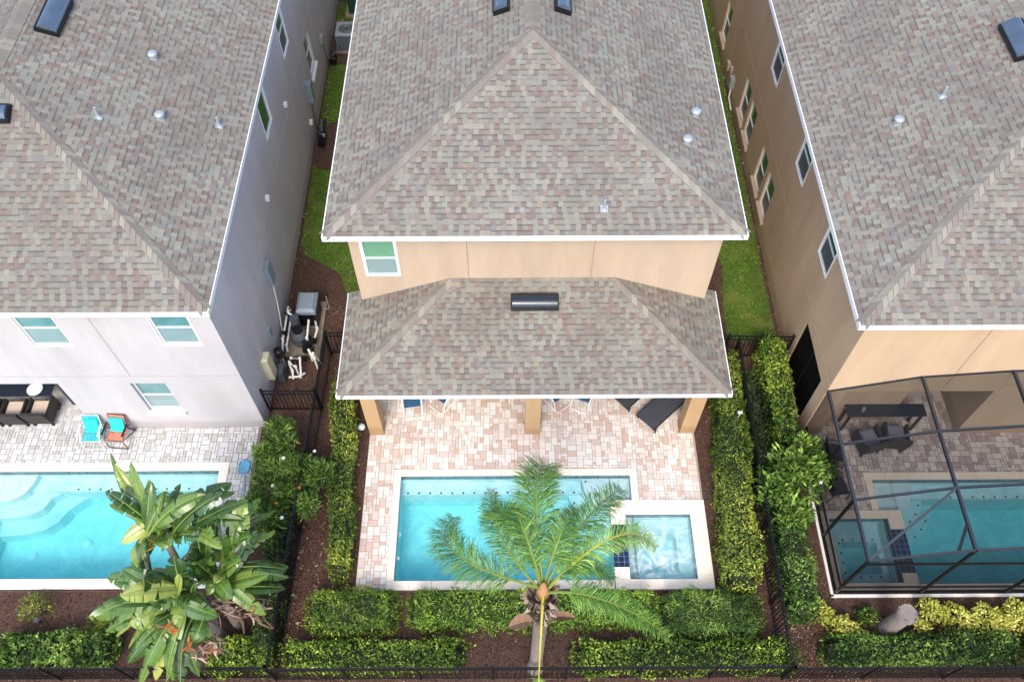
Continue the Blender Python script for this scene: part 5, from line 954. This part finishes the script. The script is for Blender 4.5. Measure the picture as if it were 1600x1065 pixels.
lawn_chair(-11.75, 10.98, R(0), MT['teal_web'], MT['white_tube'], 'folding lawn chair with white frame, teal webbing and teal cushion')
lawn_chair(-11.05, 11.0, R(-6), MT['orange_web'], MT['black'], 'folding lawn chair with dark frame, orange webbing and teal cushion')
# dining set in the recess
Q = empty('dining_table', (-14.2, 12.45, 0), 'long dark dining table in the recess of the grey house', 'table'); MB().box(-16.5, -13.05, 11.98, 12.9, .72, .76).build('tabletop', MT['table'], Q)
for lx in (-16.4, -13.15):
    for ly in (12.08, 12.8): MB().box(lx - .04, lx + .04, ly - .04, ly + .04, 0, .72).build('leg', MT['wicker'], Q)
Q = empty('serving_plate', (-13.55, 12.2, .76), 'round white plate on the end of the dark dining table', 'plate'); MB().cyl((-13.55, 12.2), .14, .762, .78, 24, .22).cyl((-13.55, 12.2), .22, .78, .79, 24).build('plate', MT['plate'], Q, off=tuple(Q.location))
def wicker_chair(x, y, rz, label, cush, group, w=.30, h=.86, mat='wicker'):
    Q = empty('wicker_chair', (x, y, 0), label, 'chair', group, rz)   # faces +y; back at -y
    MB().box(-w, w, -.25, .30, .12, .40, bev=.02).build('seat_base', MT[mat], Q, off=(0, 0, 0)); MB().obox((0, -.32, .50), (1, 0, 0), (0, 1, .15), (0, -.15, 1), w + .02, .045, h / 2 - .1).build('backrest', MT[mat], Q, off=(0, 0, 0))
    for s in (-1, 1): MB().box(s * w - .035, s * w + .035, -.28, .30, .3, .62, bev=.02).build('armrest', MT[mat], Q, off=(0, 0, 0))
    for sx in (-1, 1):
        for sy in (-.27, .26): MB().box(sx * (w - .04) - .03, sx * (w - .04) + .03, sy - .03, sy + .03, 0, .14).build('leg', MT[mat], Q, off=(0, 0, 0))
    MB().box(-w + .05, w - .05, -.22, .29, .405, .48, bev=.03).build('cushion', MT[cush], Q, off=(0, 0, 0)); return Q
wicker_chair(-13.40, 11.72, R(0), 'dark wicker dining chair with beige cushion, right end of the long table', 'cushion', 'wicker dining chairs at the long table')
wicker_chair(-14.12, 11.70, R(0), 'dark wicker dining chair with beige cushion, second from the right of the long table', 'cushion', 'wicker dining chairs at the long table')
wicker_chair(-14.85, 11.70, R(0), 'dark wicker dining chair cut off by the left edge of the photo', 'cushion', 'wicker dining chairs at the long table')
MB().box(-12.02, -11.905, 11.40, 11.95, 1.3, 2.46).build('jamb_panel', MT['dark'], L)  # dark box on the recess jamb
# porch chairs (white tube with blue sling)
def sling(x, y, rz, label):
    Q = empty('sling_chair', (x, y, 0), label, 'chair', 'white framed blue sling chairs under the porch', rz); t = .013; b = MB()   # faces -y
    b.tube([(-.27, .25, .01), (-.27, -.28, .01), (-.24, -.40, .02), (.24, -.40, .02), (.27, -.28, .01), (.27, .25, .01)], t, 8)
    for s in (-1, 1): b.tube([(s * .27, -.30, .02), (s * .26, -.22, .40), (s * .27, -.05, .60), (s * .27, .32, .58)], t, 8); b.tube([(s * .27, .22, .02), (s * .25, .26, .45), (s * .25, .42, .95)], t, 8); b.tube([(s * .26, -.24, .40), (s * .25, .24, .38)], t, 8)
    b.tube([(-.25, .42, .95), (.25, .42, .95)], t, 8); b.build('frame', MT['white_tube'], Q, off=(0, 0, 0))
    b = MB(); b.obox((0, 0, .40), (1, 0, 0), (0, 1, -.05), (0, .05, 1), .24, .24, .006); b.build('seat', MT['blue_sling'], Q, off=(0, 0, 0)); b = MB(); b.obox((0, .34, .68), (1, 0, 0), Vector((0, .3, .95)), Vector((0, -.95, .3)), .24, .28, .006); b.build('backrest', MT['blue_sling'], Q, off=(0, 0, 0))
sling(-2.82, 12.0, R(8), 'blue sling chair nearest the left porch post'); sling(-1.93, 12.2, R(-38), 'blue sling chair turned sideways, second from the left porch post'); sling(1.35, 12.22, R(38), 'blue sling chair just right of the middle porch post'); sling(2.15, 12.18, R(-25), 'blue sling chair between the middle post and the dark loungers')
def lounger(x, y, rz, label):
    Q = empty('sun_lounger', (x, y, 0), label, 'sun lounger', 'charcoal loungers under the porch', rz); w = .33    # foot at -y
    b = MB(); b.tube([(-w, 1.9, .3), (-w, 0, .3), (w, 0, .3), (w, 1.9, .3), (-w, 1.9, .3)], .022, 8); b.build('frame', MT['black'], Q, off=(0, 0, 0)); MB().box(-w + .01, w - .01, .01, 1.2, .30, .325).build('seat_sling', MT['char_sling'], Q, off=(0, 0, 0))
    MB().obox((0, 1.2 + .32, .44), (1, 0, 0), Vector((0, .93, .36)), Vector((0, -.36, .93)), w - .01, .35, .012).build('backrest', MT['char_sling'], Q, off=(0, 0, 0))
    for sx in (-1, 1):
        for yy in (.12, 1.6): MB().box(sx * w - .02, sx * w + .02, yy - .02, yy + .02, 0, .29).build('leg', MT['black'], Q, off=(0, 0, 0))
lounger(3.85, 11.28, R(-47), 'charcoal sun lounger poking diagonally out beside the right porch post'); lounger(3.15, 11.95, R(-47), 'charcoal sun lounger behind the other one, mostly under the porch roof')
# right patio furniture
wicker_chair(10.06, 10.66, R(14), 'black armchair with grey cushion, the left one of the pair in the screened patio', 'cushion_g', 'black armchairs in the screened patio', .29, .8); wicker_chair(10.82, 10.78, R(-8), 'black armchair with grey cushion, the right one beside the bar table', 'cushion_g', 'black armchairs in the screened patio', .29, .8)
Q = empty('bar_table', (10.5, 12.1, 0), 'long dark bar table under the screened patio opening', 'table'); MB().box(9.4, 11.6, 11.12, 11.5, .88, .93).build('tabletop', MT['table'], Q)
for lx in (9.5, 11.5):
    for ly in (11.17, 11.45): MB().box(lx - .03, lx + .03, ly - .03, ly + .03, 0, .88).build('leg', MT['black'], Q)
Q = empty('glass_jar', (9.85, 11.3, .93), 'small pale jar on the dark bar table', 'jar'); MB().cyl((9.85, 11.3), .05, .932, 1.06, 14).build('jar', MT['pale_glass'], Q)
def metal_chair(x, y, rz, label):
    Q = empty('metal_chair', (x, y, 0), label, 'chair', 'black metal chairs along the enclosure side', rz); b = MB(); t = .014   # faces +x
    for s in (-1, 1): b.tube([(-.25, s * .26, .0), (-.22, s * .26, .45), (-.32, s * .25, .9)], t, 8); b.tube([(.3, s * .27, 0), (.26, s * .27, .42), (.2, s * .28, .62), (-.2, s * .28, .64)], t, 8)
    b.tube([(-.32, -.25, .9), (-.34, 0, .93), (-.32, .25, .9)], t, 8); b.build('frame', MT['black'], Q, off=(0, 0, 0)); MB().box(-.24, .26, -.25, .25, .42, .44).build('seat', MT['char_sling'], Q, off=(0, 0, 0)); MB().obox((-.275, 0, .68), (0, 1, 0), Vector((-.2, 0, 1)).normalized(), Vector((1, 0, .2)).normalized(), .23, .2, .006).build('backrest', MT['char_sling'], Q, off=(0, 0, 0))
metal_chair(9.0, 10.25, R(-5), 'black metal chair at the house end of the enclosure side'); metal_chair(8.85, 9.25, R(10), 'black metal chair closest to the screened hot tub')
